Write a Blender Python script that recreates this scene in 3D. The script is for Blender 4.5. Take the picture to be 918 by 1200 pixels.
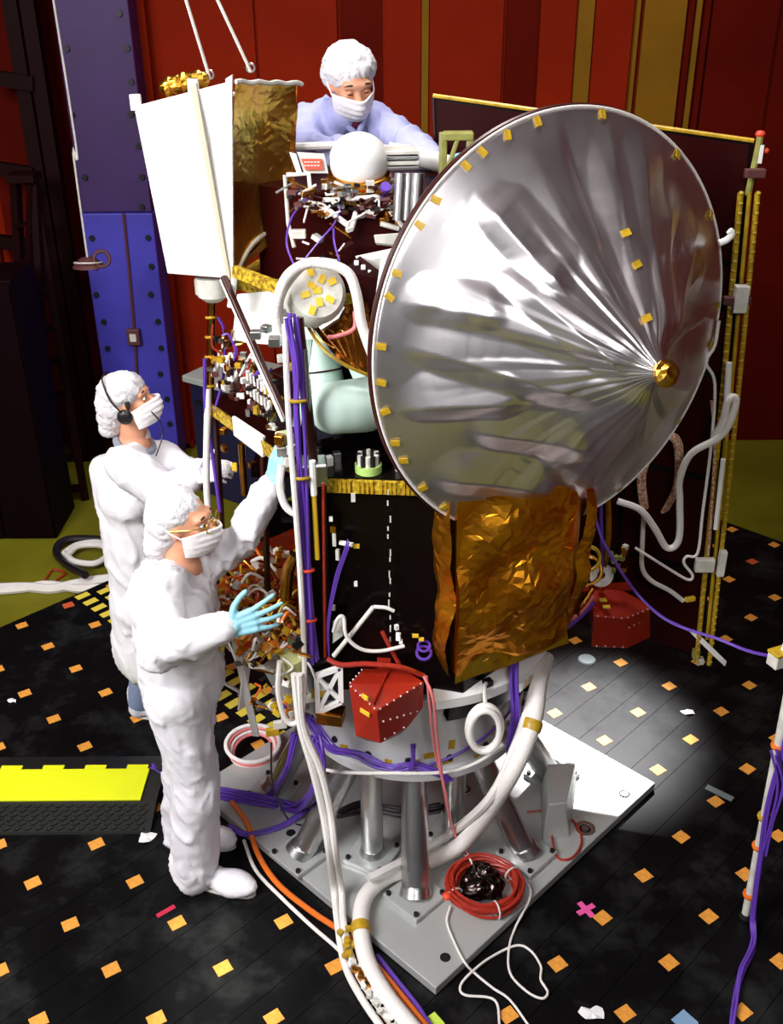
import bpy, bmesh, math, random
from mathutils import Vector, Matrix, noise
random.seed(7)
for o in list(bpy.data.objects): bpy.data.objects.remove(o, do_unlink=True)
SC = bpy.context.scene
COL = SC.collection
TMP = bpy.data.scenes.new('workbench')   # shapes are melted together here, one at a time
V = Vector
# ------------------------------------------------------------------ camera
F = 1200.17; PITCH = 0.485538; ROLL = -0.00756
CAM = V((-0.1434, -3.6223, 3.3970))
fw = V((0, math.cos(PITCH), -math.sin(PITCH)))
_r = V((1, 0, 0)); _u = _r.cross(fw)
rt = _r*math.cos(ROLL) + _u*math.sin(ROLL)
up = -_r*math.sin(ROLL) + _u*math.cos(ROLL)
cd = bpy.data.cameras.new('camera'); cam = bpy.data.objects.new('camera', cd); COL.objects.link(cam)
cd.sensor_fit = 'VERTICAL'; cd.sensor_height = 36; cd.lens = 36*F/1200; cd.clip_end = 100
m = Matrix((rt, up, -fw)).transposed().to_4x4(); m.translation = CAM; cam.matrix_world = m
SC.camera = cam
# ------------------------------------------------------------------ world, lamps, exposure
W = bpy.data.worlds.new('world'); SC.world = W; W.use_nodes = True
W.node_tree.nodes['Background'].inputs[0].default_value = (.55, .55, .60, 1)
W.node_tree.nodes['Background'].inputs[1].default_value = 0.05
SC.view_settings.view_transform = 'Standard'; SC.view_settings.look = 'None'
SC.view_settings.gamma = 1; SC.view_settings.use_curve_mapping = False
SC.view_settings.exposure = 0.62
def aim(o, t): o.rotation_euler = (V(t)-o.location).to_track_quat('-Z', 'Y').to_euler()
def area(name, loc, tgt, sx, sy, w, c=(1, 1, 1)):
    d = bpy.data.lights.new(name, 'AREA'); d.shape = 'RECTANGLE'; d.size = sx; d.size_y = sy; d.energy = w; d.color = c
    o = bpy.data.objects.new(name, d); COL.objects.link(o); o.location = loc; aim(o, tgt); return o
def spot(name, loc, tgt, deg, w, blend=.3, c=(1, 1, 1), rad=.1):
    d = bpy.data.lights.new(name, 'SPOT'); d.spot_size = math.radians(deg); d.energy = w; d.spot_blend = blend; d.color = c; d.shadow_soft_size = rad
    o = bpy.data.objects.new(name, d); COL.objects.link(o); o.location = loc; aim(o, tgt); return o
area('key_softbox', (-3.4, -3.2, 4.8), (-.3, -.2, 1.6), 2.6, 2.6, 305, (1, .97, .98))
area('added_fill', (.6, -5.2, 5.0), (.2, 0, 1.4), 1.0, 1.0, 55, (1, .97, .95))  # added fill from the camera side, no real fixture behind it
area('overhead_lamp', (.2, .6, 6.3), (0, 0, 0), 1.0, 1.0, 90, (1, .96, .93))
spot('back_floodlight', (1.5, 4.3, 6.4), (.86, .45, 0), 9, 9000, .8, (1, .98, 1), .12)
spot('floor_floodlight', (-.3, -2.2, 6.4), (-.80, -.95, 0), 6, 1600, .5, (1, 1, .95), .1)
spot('column_floodlight', (-3.0, .3, 5.6), (-2.1, 4.5, .2), 24, 110, .9, (.8, .85, 1), .2)
spot('wall_floodlight', (.6, 1.8, 6.6), (.9, 4.7, 3.2), 100, 24, .9, (1, .9, .8), .3)
# ------------------------------------------------------------------ pixel -> place (needs a depth or a height)
def ray(px, py): return fw + rt*((px-459)/F) + up*((600-py)/F)
def Y(px, py, y): d = ray(px, py); return CAM + d*((y-CAM.y)/d.y)
def Z(px, py, z): d = ray(px, py); return CAM + d*((z-CAM.z)/d.z)
def proj(p):
    d = V(p)-CAM; k = d.dot(fw)
    return (459+F*d.dot(rt)/k, 600-F*d.dot(up)/k)
CELL = .3048; YAW = -0.779542
GX = V((math.cos(YAW)*CELL, math.sin(YAW)*CELL, 0)); GY = V((-math.sin(YAW)*CELL, math.cos(YAW)*CELL, 0))
def G(gx, gy, z=0): return GX*(gx+3.3) + GY*(gy+1.93) + V((0, 0, z))
GROT = YAW   # rotation of the floor grid about z
# ------------------------------------------------------------------ materials
def mat(name, col, rough=.5, metal=0., var=.0, vscale=8., bump=0., bscale=60., spec=.5, col2=None, coat=0., voronoi=False, stretch=None):
    m = bpy.data.materials.new(name); m.use_nodes = True
    nt = m.node_tree; b = nt.nodes['Principled BSDF']
    b.inputs['Base Color'].default_value = (*col, 1); b.inputs['Roughness'].default_value = rough
    b.inputs['Metallic'].default_value = metal; b.inputs['Specular IOR Level'].default_value = spec
    if coat: b.inputs['Coat Weight'].default_value = coat; b.inputs['Coat Roughness'].default_value = .1
    tc = nt.nodes.new('ShaderNodeTexCoord'); src = tc.outputs['Object']
    if stretch:
        mp = nt.nodes.new('ShaderNodeMapping'); mp.inputs['Scale'].default_value = stretch
        nt.links.new(src, mp.inputs[0]); src = mp.outputs[0]
    n = nt.nodes.new('ShaderNodeTexNoise'); n.inputs['Scale'].default_value = vscale; n.inputs['Detail'].default_value = 5
    nt.links.new(src, n.inputs['Vector'])
    if var or col2:
        c2 = col2 or tuple(c*(1-var) for c in col)
        r = nt.nodes.new('ShaderNodeValToRGB'); r.color_ramp.elements[0].position = .38; r.color_ramp.elements[1].position = .62
        r.color_ramp.elements[0].color = (*c2, 1); r.color_ramp.elements[1].color = (*col, 1)
        nt.links.new(n.outputs['Fac'], r.inputs[0]); nt.links.new(r.outputs[0], b.inputs['Base Color'])
    else:   # tiny roughness break-up so that nothing is perfectly plain
        r = nt.nodes.new('ShaderNodeMapRange'); r.inputs['To Min'].default_value = max(0, rough-.06); r.inputs['To Max'].default_value = min(1, rough+.06)
        nt.links.new(n.outputs['Fac'], r.inputs[0]); nt.links.new(r.outputs[0], b.inputs['Roughness'])
    if bump:
        if voronoi: t = nt.nodes.new('ShaderNodeTexVoronoi'); out = t.outputs['Distance']
        else: t = nt.nodes.new('ShaderNodeTexNoise'); t.inputs['Detail'].default_value = 4; out = t.outputs['Fac']
        t.inputs['Scale'].default_value = bscale; nt.links.new(src, t.inputs['Vector'])
        bp = nt.nodes.new('ShaderNodeBump'); bp.inputs['Strength'].default_value = bump; bp.inputs['Distance'].default_value = .02
        nt.links.new(out, bp.inputs['Height']); nt.links.new(bp.outputs[0], b.inputs['Normal'])
    return m
M = dict(
 cloth=mat('white_coverall', (.80, .79, .83), .8, bump=.25, bscale=14),
 cap=mat('white_bouffant', (.74, .72, .74), .85, bump=.5, bscale=38, var=.10, vscale=30),
 mask=mat('white_mask', (.92, .88, .88), .85, bump=.2, bscale=50),
 smock=mat('lilac_smock', (.42, .44, .74), .8, bump=.3, bscale=12, var=.12, vscale=6),
 collar=mat('grey_collar', (.25, .27, .33), .8),
 wine=mat('dark_red_shirt', (.14, .01, .05), .8),
 skin=mat('skin', (.72, .34, .20), .55, var=.12, vscale=14),
 eye=mat('eye', (.03, .015, .01), .3),
 glove=mat('blue_glove', (.30, .63, .74), .5, bump=.15, bscale=40),
 jeans=mat('jeans', (.25, .32, .5), .8),
 blackplastic=mat('black_plastic', (.012, .01, .012), .35),
 hair=mat('dark_hair', (.02, .012, .01), .6),
 lens=mat('gold_wire', (.6, .4, .1), .3, 1),
 silver=mat('silver_blanket', (.90, .87, .90), .31, .96, bump=.05, bscale=420, voronoi=True),
 gold=mat('gold_foil', (.98, .42, .025), .36, 1, bump=.10, bscale=16, col2=(.70, .22, .012), vscale=5),
 goldpale=mat('pale_gold_foil', (.95, .62, .12), .28, 1, bump=.12, bscale=20, col2=(.80, .42, .05), vscale=6),
 bronze=mat('dark_bronze_foil', (.22, .07, .01), .25, 1, bump=.2, bscale=18),
 black=mat('black_panel', (.004, .002, .002), .25, spec=.2, bump=.03, bscale=9),
 maroon=mat('dark_maroon_panel', (.022, .001, .001), .35, spec=.12),
 strut=mat('dark_strut', (.04, .008, .006), .3),
 alu=mat('aluminium', (.62, .63, .63), .33, 1, var=.12, vscale=5, bump=.03, bscale=40),
 alupaint=mat('grey_plate', (.52, .54, .52), .35, .35, var=.10, vscale=3, bump=.04, bscale=30),
 ring=mat('pale_grey_ring', (.66, .68, .68), .45, .15, var=.08, vscale=6),
 white=mat('white_paint', (.88, .88, .86), .5),
 whitebox=mat('white_radiator', (.93, .93, .93), .55, bump=.05, bscale=10),
 offwhite=mat('offwhite', (.70, .69, .62), .5, var=.2, vscale=20),
 wirew=mat('white_cable', (.83, .80, .76), .5, bump=.2, bscale=120),
 wirep=mat('purple_wire', (.12, .045, .40), .4),
 wirepink=mat('pink_wire', (.75, .20, .20), .45),
 wireo=mat('orange_hose', (.80, .17, .015), .4),
 wirer=mat('red_wire', (.42, .03, .015), .4, var=.3, vscale=60),
 wireb=mat('black_wire', (.012, .008, .012), .4),
 wirebr=mat('braided_wire', (.40, .10, .04), .5, col2=(.85, .65, .5), vscale=90),
 copper=mat('copper_gold', (.75, .33, .05), .25, 1, var=.3, vscale=40),
 redcover=mat('red_cover', (.36, .018, .006), .38, var=.15, vscale=10),
 redtag=mat('red_tag', (.75, .06, .02), .5),
 rivet=mat('rivet', (.8, .72, .68), .3, .6),
 yellowtag=mat('yellow_label', (.85, .55, .03), .5),
 kapton=mat('kapton_tape', (.55, .34, .015), .4, var=.3, vscale=30),
 honey=mat('yellow_honeycomb_edge', (.66, .48, .03), .45, col2=(.22, .10, .005), vscale=70),
 olive=mat('olive_clamp', (.32, .32, .08), .45, var=.25, vscale=30),
 green=mat('lime_plastic', (.45, .68, .18), .45),
 mint=mat('mint_cover', (.70, .92, .82), .45, bump=.04, bscale=12),
 tape=mat('orange_tape', (.86, .36, .05), .6, var=.18, vscale=60),
 tapered=mat('red_orange_tape', (.60, .10, .03), .6),
 pink=mat('pink_tape', (.80, .10, .35), .6),
 greytape=mat('grey_tape', (.16, .20, .20), .6),
 bluetape=mat('blue_paper', (.22, .36, .55), .6),
 hazard=mat('yellow_hazard_tape', (.78, .62, .06), .6),
 ramp=mat('yellow_ramp', (.80, .86, .01), .5, var=.06, vscale=4),
 rubber=mat('black_rubber', (.014, .015, .013), .4),
 paper=mat('white_paper', (.85, .85, .83), .7),
 bolt=mat('dark_bolt', (.02, .02, .022), .4, .5),
 ladder=mat('dark_ladder', (.010, .001, .001), .6, spec=.08),
 darkbox=mat('dark_cabinet', (.005, .001, .002), .6, spec=.05),
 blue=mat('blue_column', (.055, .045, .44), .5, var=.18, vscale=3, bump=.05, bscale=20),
 conduit=mat('brown_conduit', (.10, .03, .03), .5),
 benchtop=mat('grey_benchtop', (.42, .46, .40), .5),
 benchside=mat('dark_blue_bench', (.012, .012, .05), .5),
)
def floor_mat():
    m = bpy.data.materials.new('black_slab'); m.use_nodes = True; nt = m.node_tree; b = nt.nodes['Principled BSDF']
    tc = nt.nodes.new('ShaderNodeTexCoord')
    n = nt.nodes.new('ShaderNodeTexNoise'); n.inputs['Scale'].default_value = 3.2; n.inputs['Detail'].default_value = 9; n.inputs['Roughness'].default_value = .68
    nt.links.new(tc.outputs['Object'], n.inputs['Vector'])
    r = nt.nodes.new('ShaderNodeValToRGB'); e = r.color_ramp.elements
    e[0].position = .5; e[0].color = (.003, .003, .0033, 1); e[1].position = .75; e[1].color = (.022, .023, .022, 1)
    nt.links.new(n.outputs['Fac'], r.inputs[0]); nt.links.new(r.outputs[0], b.inputs['Base Color'])
    r2 = nt.nodes.new('ShaderNodeMapRange'); r2.inputs['From Min'].default_value = .3; r2.inputs['From Max'].default_value = .7
    r2.inputs['To Min'].default_value = .30; r2.inputs['To Max'].default_value = .55
    nt.links.new(n.outputs['Fac'], r2.inputs[0]); nt.links.new(r2.outputs[0], b.inputs['Roughness'])
    b.inputs['Specular IOR Level'].default_value = .16
    return m
M['slab'] = floor_mat()
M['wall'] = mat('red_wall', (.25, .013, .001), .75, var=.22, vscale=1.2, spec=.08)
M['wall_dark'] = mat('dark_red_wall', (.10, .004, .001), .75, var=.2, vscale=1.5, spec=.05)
M['wall_olive'] = mat('olive_wall_strip', (.22, .10, .005), .7, var=.2, vscale=2, spec=.1)
M['hall'] = mat('olive_floor', (.20, .185, .010), .6, var=.25, vscale=1.6, spec=.15)
# ------------------------------------------------------------------ mesh helpers: each returns (verts, faces)
def _add(a, b):
    n = len(a[0]); a[0].extend(b[0]); a[1].extend([tuple(i+n for i in f) for f in b[1]]); return a
def join(*ms):
    r = ([], [])
    for q in ms: _add(r, q)
    return r
def xf(me, mt): return ([mt @ v for v in me[0]], me[1])
def box(c, s, rz=0, mt=None):
    x, y, z = s[0]/2, s[1]/2, s[2]/2
    vs = [V((i*x, j*y, k*z)) for k in (-1, 1) for j in (-1, 1) for i in (-1, 1)]
    T = mt or (Matrix.Translation(V(c)) @ Matrix.Rotation(rz, 4, 'Z'))
    return ([T @ v for v in vs], [(0, 2, 3, 1), (4, 5, 7, 6), (0, 1, 5, 4), (2, 6, 7, 3), (0, 4, 6, 2), (1, 3, 7, 5)])
def bar(p0, p1, w, h, roll=0):
    p0, p1 = V(p0), V(p1); d = p1-p0
    q = d.to_track_quat('X', 'Z').to_matrix().to_4x4()
    return box((0, 0, 0), (d.length, w, h), mt=Matrix.Translation((p0+p1)/2) @ q @ Matrix.Rotation(roll, 4, 'X'))
def prism(poly, z0, z1, poly2=None):
    n = len(poly); q = poly2 or poly
    vs = [V((p[0], p[1], z0)) for p in poly] + [V((p[0], p[1], z1)) for p in q]
    fs = [tuple(reversed(range(n))), tuple(range(n, 2*n))] + [(i, (i+1) % n, n+(i+1) % n, n+i) for i in range(n)]
    return (vs, fs)
def slab(pts, th, nrm=None):
    "thin slab from 3D corner points, thickened along -normal"
    pts = [V(p) for p in pts]; n = nrm or (pts[1]-pts[0]).cross(pts[2]-pts[0]).normalized(); k = len(pts)
    vs = pts+[p-n*th for p in pts]
    return (vs, [tuple(range(k)), tuple(reversed(range(k, 2*k)))]+[(i, k+i, k+(i+1) % k, (i+1) % k) for i in range(k)])
def smooth(pts, sub=6):
    pts = [V(p) for p in pts]
    if len(pts) < 3: return pts
    P = [pts[0]*2-pts[1]]+pts+[pts[-1]*2-pts[-2]]; out = []
    for i in range(1, len(P)-2):
        a, b, c, d = P[i-1], P[i], P[i+1], P[i+2]
        for k in range(sub):
            t = k/sub
            out.append(.5*((2*b)+(c-a)*t+(2*a-5*b+4*c-d)*t*t+(3*b-a-3*c+d)*t**3))
    out.append(pts[-1]); return out
def tube(pts, r, n=8, sub=6, caps=True, closed=False):
    P = smooth(pts, sub) if sub > 1 else [V(p) for p in pts]
    k = len(P); vs = []; fs = []; up0 = None
    for i, p in enumerate(P):
        t = (P[min(i+1, k-1)]-P[max(i-1, 0)])
        if t.length < 1e-9: t = V((0, 0, 1))
        t.normalize()
        if up0 is None: up0 = t.orthogonal().normalized()
        else:
            up0 = up0-t*up0.dot(t)
            up0 = up0.normalized() if up0.length > 1e-6 else t.orthogonal().normalized()
        s = t.cross(up0)
        rr = r[0]+(r[1]-r[0])*i/(k-1) if isinstance(r, tuple) else r
        for j in range(n):
            a = 2*math.pi*j/n; vs.append(p+(up0*math.cos(a)+s*math.sin(a))*rr)
    for i in range(k-1):
        for j in range(n): fs.append((i*n+j, i*n+(j+1) % n, (i+1)*n+(j+1) % n, (i+1)*n+j))
    if caps: fs.append(tuple(reversed(range(n)))); fs.append(tuple(range((k-1)*n, k*n)))
    return (vs, fs)
def bundle(pts, n, spread, r, seed=1, sides=6):
    rd = random.Random(seed); out = ([], [])
    for k in range(n):
        a = rd.random()*6.28; q = spread*math.sqrt(rd.random()); off = V((math.cos(a)*q, math.sin(a)*q*.7, math.sin(a)*q*.7))
        _add(out, tube([V(p)+off+V((rd.uniform(-1, 1), rd.uniform(-1, 1), rd.uniform(-1, 1)))*spread*.45 for p in pts], r, sides))
    return out
def lathe(profile, n=48, mt=None, a0=0, a1=2*math.pi):
    full = abs(a1-a0-2*math.pi) < 1e-6; k = len(profile); m_ = n if full else n+1; vs = []; fs = []
    for i in range(m_):
        a = a0+(a1-a0)*i/n
        for (r, z) in profile: vs.append(V((r*math.cos(a), r*math.sin(a), z)))
    for i in range(n):
        for j in range(k-1):
            i2 = (i+1) % m_ if full else i+1
            fs.append((i*k+j, i2*k+j, i2*k+j+1, i*k+j+1))
    return xf((vs, fs), mt) if mt else (vs, fs)
def axis_mt(o, d): return Matrix.Translation(V(o)) @ V(d).to_track_quat('Z', 'Y').to_matrix().to_4x4()
def cyl(p0, p1, r, n=16, r1=None):
    p0, p1 = V(p0), V(p1); L = (p1-p0).length; r1 = r if r1 is None else r1
    return lathe([(0, 0), (r, 0), (r1, L), (0, L)], n, axis_mt(p0, p1-p0))
def capsule(p0, p1, r0, r1=None, n=16, h=6):
    p0, p1 = V(p0), V(p1); r1 = r0 if r1 is None else r1; L = (p1-p0).length
    pr = [(max(1e-4, r0*math.sin(math.pi/2*i/h)), -r0*math.cos(math.pi/2*i/h)) for i in range(h+1)]
    pr += [(max(1e-4, r1*math.cos(math.pi/2*i/h)), L+r1*math.sin(math.pi/2*i/h)) for i in range(h+1)]
    d = (p1-p0) if L > 1e-6 else V((0, 0, 1))
    vs, fs = lathe(pr, n, axis_mt(p0, d)); k = len(pr)
    fs.append(tuple(i*k for i in reversed(range(n)))); fs.append(tuple(i*k+k-1 for i in range(n)))
    return (vs, fs)
def ell(c, r, rot=None, n=20, h=12):
    pr = [(max(1e-4, math.sin(math.pi*i/h)), -math.cos(math.pi*i/h)) for i in range(h+1)]
    T = Matrix.Translation(V(c)) @ (rot.to_4x4() if rot else Matrix.Identity(4)) @ Matrix.Diagonal((*r, 1))
    vs, fs = lathe(pr, n, T); k = len(pr)
    fs.append(tuple(i*k for i in reversed(range(n)))); fs.append(tuple(i*k+k-1 for i in range(n)))
    return (vs, fs)
def torus(c, R, r, axis=(0, 0, 1), n=32, k=8, flat=1.):
    pr = [(R+r*math.cos(2*math.pi*j/k), flat*r*math.sin(2*math.pi*j/k)) for j in range(k+1)]
    return lathe(pr, n, axis_mt(c, axis))
# ------------------------------------------------------------------ object helpers
def obj(name, me, m, parent=None, sm=False, bevel=0, fix=True):
    d = bpy.data.meshes.new(name); d.from_pydata([tuple(v) for v in me[0]], [], me[1]); d.update()
    if fix:
        b = bmesh.new(); b.from_mesh(d); bmesh.ops.recalc_face_normals(b, faces=b.faces[:]); b.to_mesh(d); b.free()
    d.materials.append(M[m] if isinstance(m, str) else m)
    if sm:
        for p in d.polygons: p.use_smooth = True
        if sm != 'full' and hasattr(d, 'set_sharp_from_angle'): d.set_sharp_from_angle(angle=math.radians(38))
    o = bpy.data.objects.new(name, d); COL.objects.link(o)
    if parent: o.parent = parent
    if bevel:
        q = o.modifiers.new('bevel', 'BEVEL'); q.width = bevel; q.segments = 2; q.limit_method = 'ANGLE'
    return o
def tag(o, label, cat=None, group=None, kind=None):
    if label: o['label'] = label
    if cat: o['category'] = cat
    if group: o['group'] = group
    if kind: o['kind'] = kind
    return o
def thing(name, label, cat, group=None, kind=None, loc=(0, 0, 0)):
    o = bpy.data.objects.new(name, None); COL.objects.link(o); o.empty_display_size = .05
    return tag(o, label, cat, group, kind)
def inst(name, src, mt, parent):
    o = bpy.data.objects.new(name, src); COL.objects.link(o); o.parent = parent; o.matrix_local = mt; return o
def mesh_data(name, me, m, sm=False):
    o = obj(name, me, m, sm=sm); d = o.data; bpy.data.objects.remove(o); return d
def foil(quad, nu, nv, amp, seed, bulge=0, cell=.019, big=.19):
    "crinkled foil: broad facets with sharp creases, broken up by finer ones"
    a, b, c, d = [V(p) for p in quad]; n = (b-a).cross(d-a).normalized(); rd = random.Random(seed*7+1); vs = []; fs = []
    nu = max(3, int((b-a).length/cell)); nv = max(3, int((d-a).length/cell))
    L1, L2 = (b-a).length, (d-a).length
    sites = [(rd.uniform(-.1, 1.1)*L1, rd.uniform(-.1, 1.1)*L2, rd.uniform(-1, 1), rd.uniform(-5, 5), rd.uniform(-5, 5)) for _ in range(max(6, int(L1*L2/big**2*1.6)))]
    for j in range(nv+1):
        for i in range(nu+1):
            s, t = i/nu, j/nv
            if 0 < i < nu: s += rd.uniform(-.4, .4)/nu
            if 0 < j < nv: t += rd.uniform(-.4, .4)/nv
            p = (a*(1-s)+b*s)*(1-t)+(d*(1-s)+c*s)*t; x, y = s*L1, t*L2
            # upper envelope of tilted planes gives faceted creases
            h = max((q[2]*.35+(x-q[0])*q[3]+(y-q[1])*q[4]-((x-q[0])**2+(y-q[1])**2)/big**2*.55) for q in sites)
            h = max(-1.2, min(1.2, h))
            vs.append(p+n*amp*(h*.8+rd.uniform(-.045, .045)+noise.noise(p*6+V((seed, 0, 0)))*.6)+n*bulge*math.sin(math.pi*min(1, max(0, s)))*math.sin(math.pi*min(1, max(0, t))))
    for j in range(nv):
        for i in range(nu):
            k = j*(nu+1)+i; q = (k, k+1, k+nu+2, k+nu+1)
            if rd.random() < .5: fs += [(q[0], q[1], q[2]), (q[0], q[2], q[3])]
            else: fs += [(q[0], q[1], q[3]), (q[1], q[2], q[3])]
    return (vs, fs)
def crumple(me_obj, amp, scale, seed):
    d = me_obj.data; nn = [v.normal.copy() for v in d.vertices]
    for v, n_ in zip(d.vertices, nn):
        p = v.co*scale+V((seed, seed*2, 0)); dd = noise.voronoi(p)[0]
        k = (dd[1]-dd[0])*.7+noise.noise(p*.6)*.9
        v.co += n_*k*amp
    d.update()
def blob(name, prims, m, parent, voxel=.012, it=8, disp=None):
    "one continuous skin over overlapping shapes"
    o = obj(name, join(*prims), m)
    r = o.modifiers.new('r', 'REMESH'); r.mode = 'VOXEL'; r.voxel_size = voxel; r.use_smooth_shade = True
    s = o.modifiers.new('s', 'SMOOTH'); s.factor = .5; s.iterations = it
    COL.objects.unlink(o); TMP.collection.objects.link(o); vl = TMP.view_layers[0]; vl.update()
    d = bpy.data.meshes.new_from_object(o.evaluated_get(vl.depsgraph)); d.name = name
    TMP.collection.objects.unlink(o); COL.objects.link(o)
    o.modifiers.clear(); old = o.data; o.data = d; bpy.data.meshes.remove(old)
    if disp:
        nn = [v.normal.copy() for v in d.vertices]
        for v, n_ in zip(d.vertices, nn): v.co += n_*disp(v.co)
    for p in d.polygons: p.use_smooth = True
    d.update()
    if parent: o.parent = parent
    return o
# ================================================================== THE SETTING
HF = -.30     # hall floor lies a step below the test bed
hall = obj('floor', box((0, 1.0, HF-.05), (13, 14, .1)), 'hall'); tag(hall, 'olive concrete hall floor around the black test bed', 'floor', kind='structure')
# test bed: long black planks with the orange squares stuck on them
bed = thing('floor_test_bed', 'black test bed of long slabs with rows of orange squares', 'test bed', kind='structure')
gx0, gx1, gy0, gy1 = -12.25, 5.2, -11.5, 9.24
obj('bed_base', xf(box(((gx0+gx1)/2*CELL, (gy0+gy1)/2*CELL, -.17), ((gx1-gx0)*CELL, (gy1-gy0)*CELL, .26)), Matrix.Translation(G(0, 0)) @ Matrix.Rotation(GROT, 4, 'Z')), 'rubber', bed)
edges = [gx0]
k = -12
while k < gx1:
    edges += [e for e in (k+.2, k+.68) if gx0 < e < gx1]; k += 1
edges.append(gx1)
for a, b in zip(edges, edges[1:]):
    g = .004
    o = obj('slab_plank', ([G(a+g, gy0, -.04), G(b-g, gy0, -.04), G(b-g, gy1, -.04), G(a+g, gy1, -.04), G(a+g, gy0), G(b-g, gy0), G(b-g, gy1), G(a+g, gy1)],
        [(0, 3, 2, 1), (4, 5, 6, 7), (0, 1, 5, 4), (1, 2, 6, 5), (2, 3, 7, 6), (3, 0, 4, 7)]), 'slab', bed)
sq = mesh_data('orange_square', box((0, 0, .001), (.055, .062, .002)), 'tape'); sqr = mesh_data('orange_square_dark', box((0, 0, .001), (.055, .062, .002)), 'tapered')
for i in range(-12, 5):
    for j in range(-11, 10):
        p = G(i, j); q = proj(p)
        if not (-30 < q[0] < 948 and 560 < q[1] < 1230): continue
        if -5.85 < i < -.75 and -4.5 < j < .65: continue
        if -10.2 < i < -5.6 and abs((i-j)-(-2.1)) < .9 and p.x < -1.2 and -.32 < p.y < .2: continue
        rd = random.Random(i*31+j)
        inst('orange_square', sqr if (i, j) in ((-12, -3), (-3, 8)) else sq, Matrix.Translation(p) @ Matrix.Rotation(GROT-.2+rd.uniform(-.06, .06), 4, 'Z'), bed)
hz = mesh_data('hazard_dash', box((0, 0, .001), (.050, .085, .002)), 'hazard')
for k in range(22):
    for row in (0, 1):
        inst('hazard_dash', hz, Matrix.Translation(G(-12.1+k*.31+row*.15, -2.62+row*.42)) @ Matrix.Rotation(GROT, 4, 'Z'), bed)
# walls
WY = 4.75
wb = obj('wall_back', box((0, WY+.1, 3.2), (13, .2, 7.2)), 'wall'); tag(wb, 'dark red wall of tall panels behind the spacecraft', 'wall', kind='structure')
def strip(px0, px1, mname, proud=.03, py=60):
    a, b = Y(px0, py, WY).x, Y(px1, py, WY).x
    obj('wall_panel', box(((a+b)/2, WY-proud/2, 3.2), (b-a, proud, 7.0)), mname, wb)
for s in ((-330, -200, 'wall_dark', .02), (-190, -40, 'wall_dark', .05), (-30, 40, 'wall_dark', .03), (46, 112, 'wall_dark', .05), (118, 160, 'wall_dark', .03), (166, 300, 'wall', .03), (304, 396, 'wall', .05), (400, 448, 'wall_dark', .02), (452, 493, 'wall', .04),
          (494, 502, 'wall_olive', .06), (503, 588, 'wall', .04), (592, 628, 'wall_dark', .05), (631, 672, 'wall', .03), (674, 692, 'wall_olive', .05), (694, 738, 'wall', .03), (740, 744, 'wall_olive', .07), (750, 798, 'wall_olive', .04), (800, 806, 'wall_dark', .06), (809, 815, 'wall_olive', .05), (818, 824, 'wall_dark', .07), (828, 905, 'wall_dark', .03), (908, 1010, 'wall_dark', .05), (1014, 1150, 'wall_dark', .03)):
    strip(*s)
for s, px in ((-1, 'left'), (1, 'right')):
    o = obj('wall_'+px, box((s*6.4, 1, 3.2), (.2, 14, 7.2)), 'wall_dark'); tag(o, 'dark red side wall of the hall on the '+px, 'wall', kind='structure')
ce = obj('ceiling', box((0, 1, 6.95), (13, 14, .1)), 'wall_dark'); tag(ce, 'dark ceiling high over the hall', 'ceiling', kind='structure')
# blue steel column with bolts
cy = 4.3
bc = thing('steel_column', 'tall blue steel column with rows of bolts against the red wall', 'column')
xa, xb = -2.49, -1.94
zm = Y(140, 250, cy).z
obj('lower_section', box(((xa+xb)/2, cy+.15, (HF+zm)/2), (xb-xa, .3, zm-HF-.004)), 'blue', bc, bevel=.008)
obj('upper_section', box(((xa+xb)/2, cy+.17, (zm+6.9)/2), (xb-xa-.02, .26, 6.9-zm)), mat('shaded_blue_column', (.040, .006, .10), .55, var=.2, vscale=3), bc, bevel=.008)  # real seam below; the darker violet is shade put into the colour
bd = mesh_data('bolt', cyl((0, 0, 0), (0, -.02, 0), .022, 8), 'bolt')
for k in range(17):
    z = HF+.15+k*.22
    for x in (xa+.06, xb-.06):
        if x < -2.2 and k % 2 and k > 8: continue
        inst('bolt', bd, Matrix.Translation((x+(.01 if k % 3 else -.02), cy if z < zm else cy+.04, z)), bc)
p = Y(158, 393, cy)
obj('conduit', tube([Y(145, 250, cy)+V((0, -.012, 0)), Y(152, 320, cy)+V((0, -.012, 0)), p+V((0, -.012, 0)), Y(161, 440, cy)+V((0, -.012, 0))], .012, 6), 'conduit', bc, True)
sb = obj('switch_box', box(p+V((0, -.03, 0)), (.10, .06, .13)), 'conduit', bc, bevel=.006)
obj('switch_face', box(p+V((0, -.065, 0)), (.05, .012, .06)), 'offwhite', sb)
# red post just left of the blue column and one to its right
for nm, px0, px1, yy, lb in (('red_post', 96, 116, 4.42, 'narrow dark red post left of the blue steel column'), ('red_post', 216, 228, 4.6, 'narrow dark red post right of the blue steel column')):
    a, b = Y(px0, 560, yy).x, Y(px1, 560, yy).x
    tag(obj(nm, join(box(((a+b)/2, yy+.05, 3.2), (b-a, .1, 7)), box(((a+b)/2, yy+.05, HF+.03), (b-a+.04, .1, .05))), 'wall', bevel=.006), lb, 'post')
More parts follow.
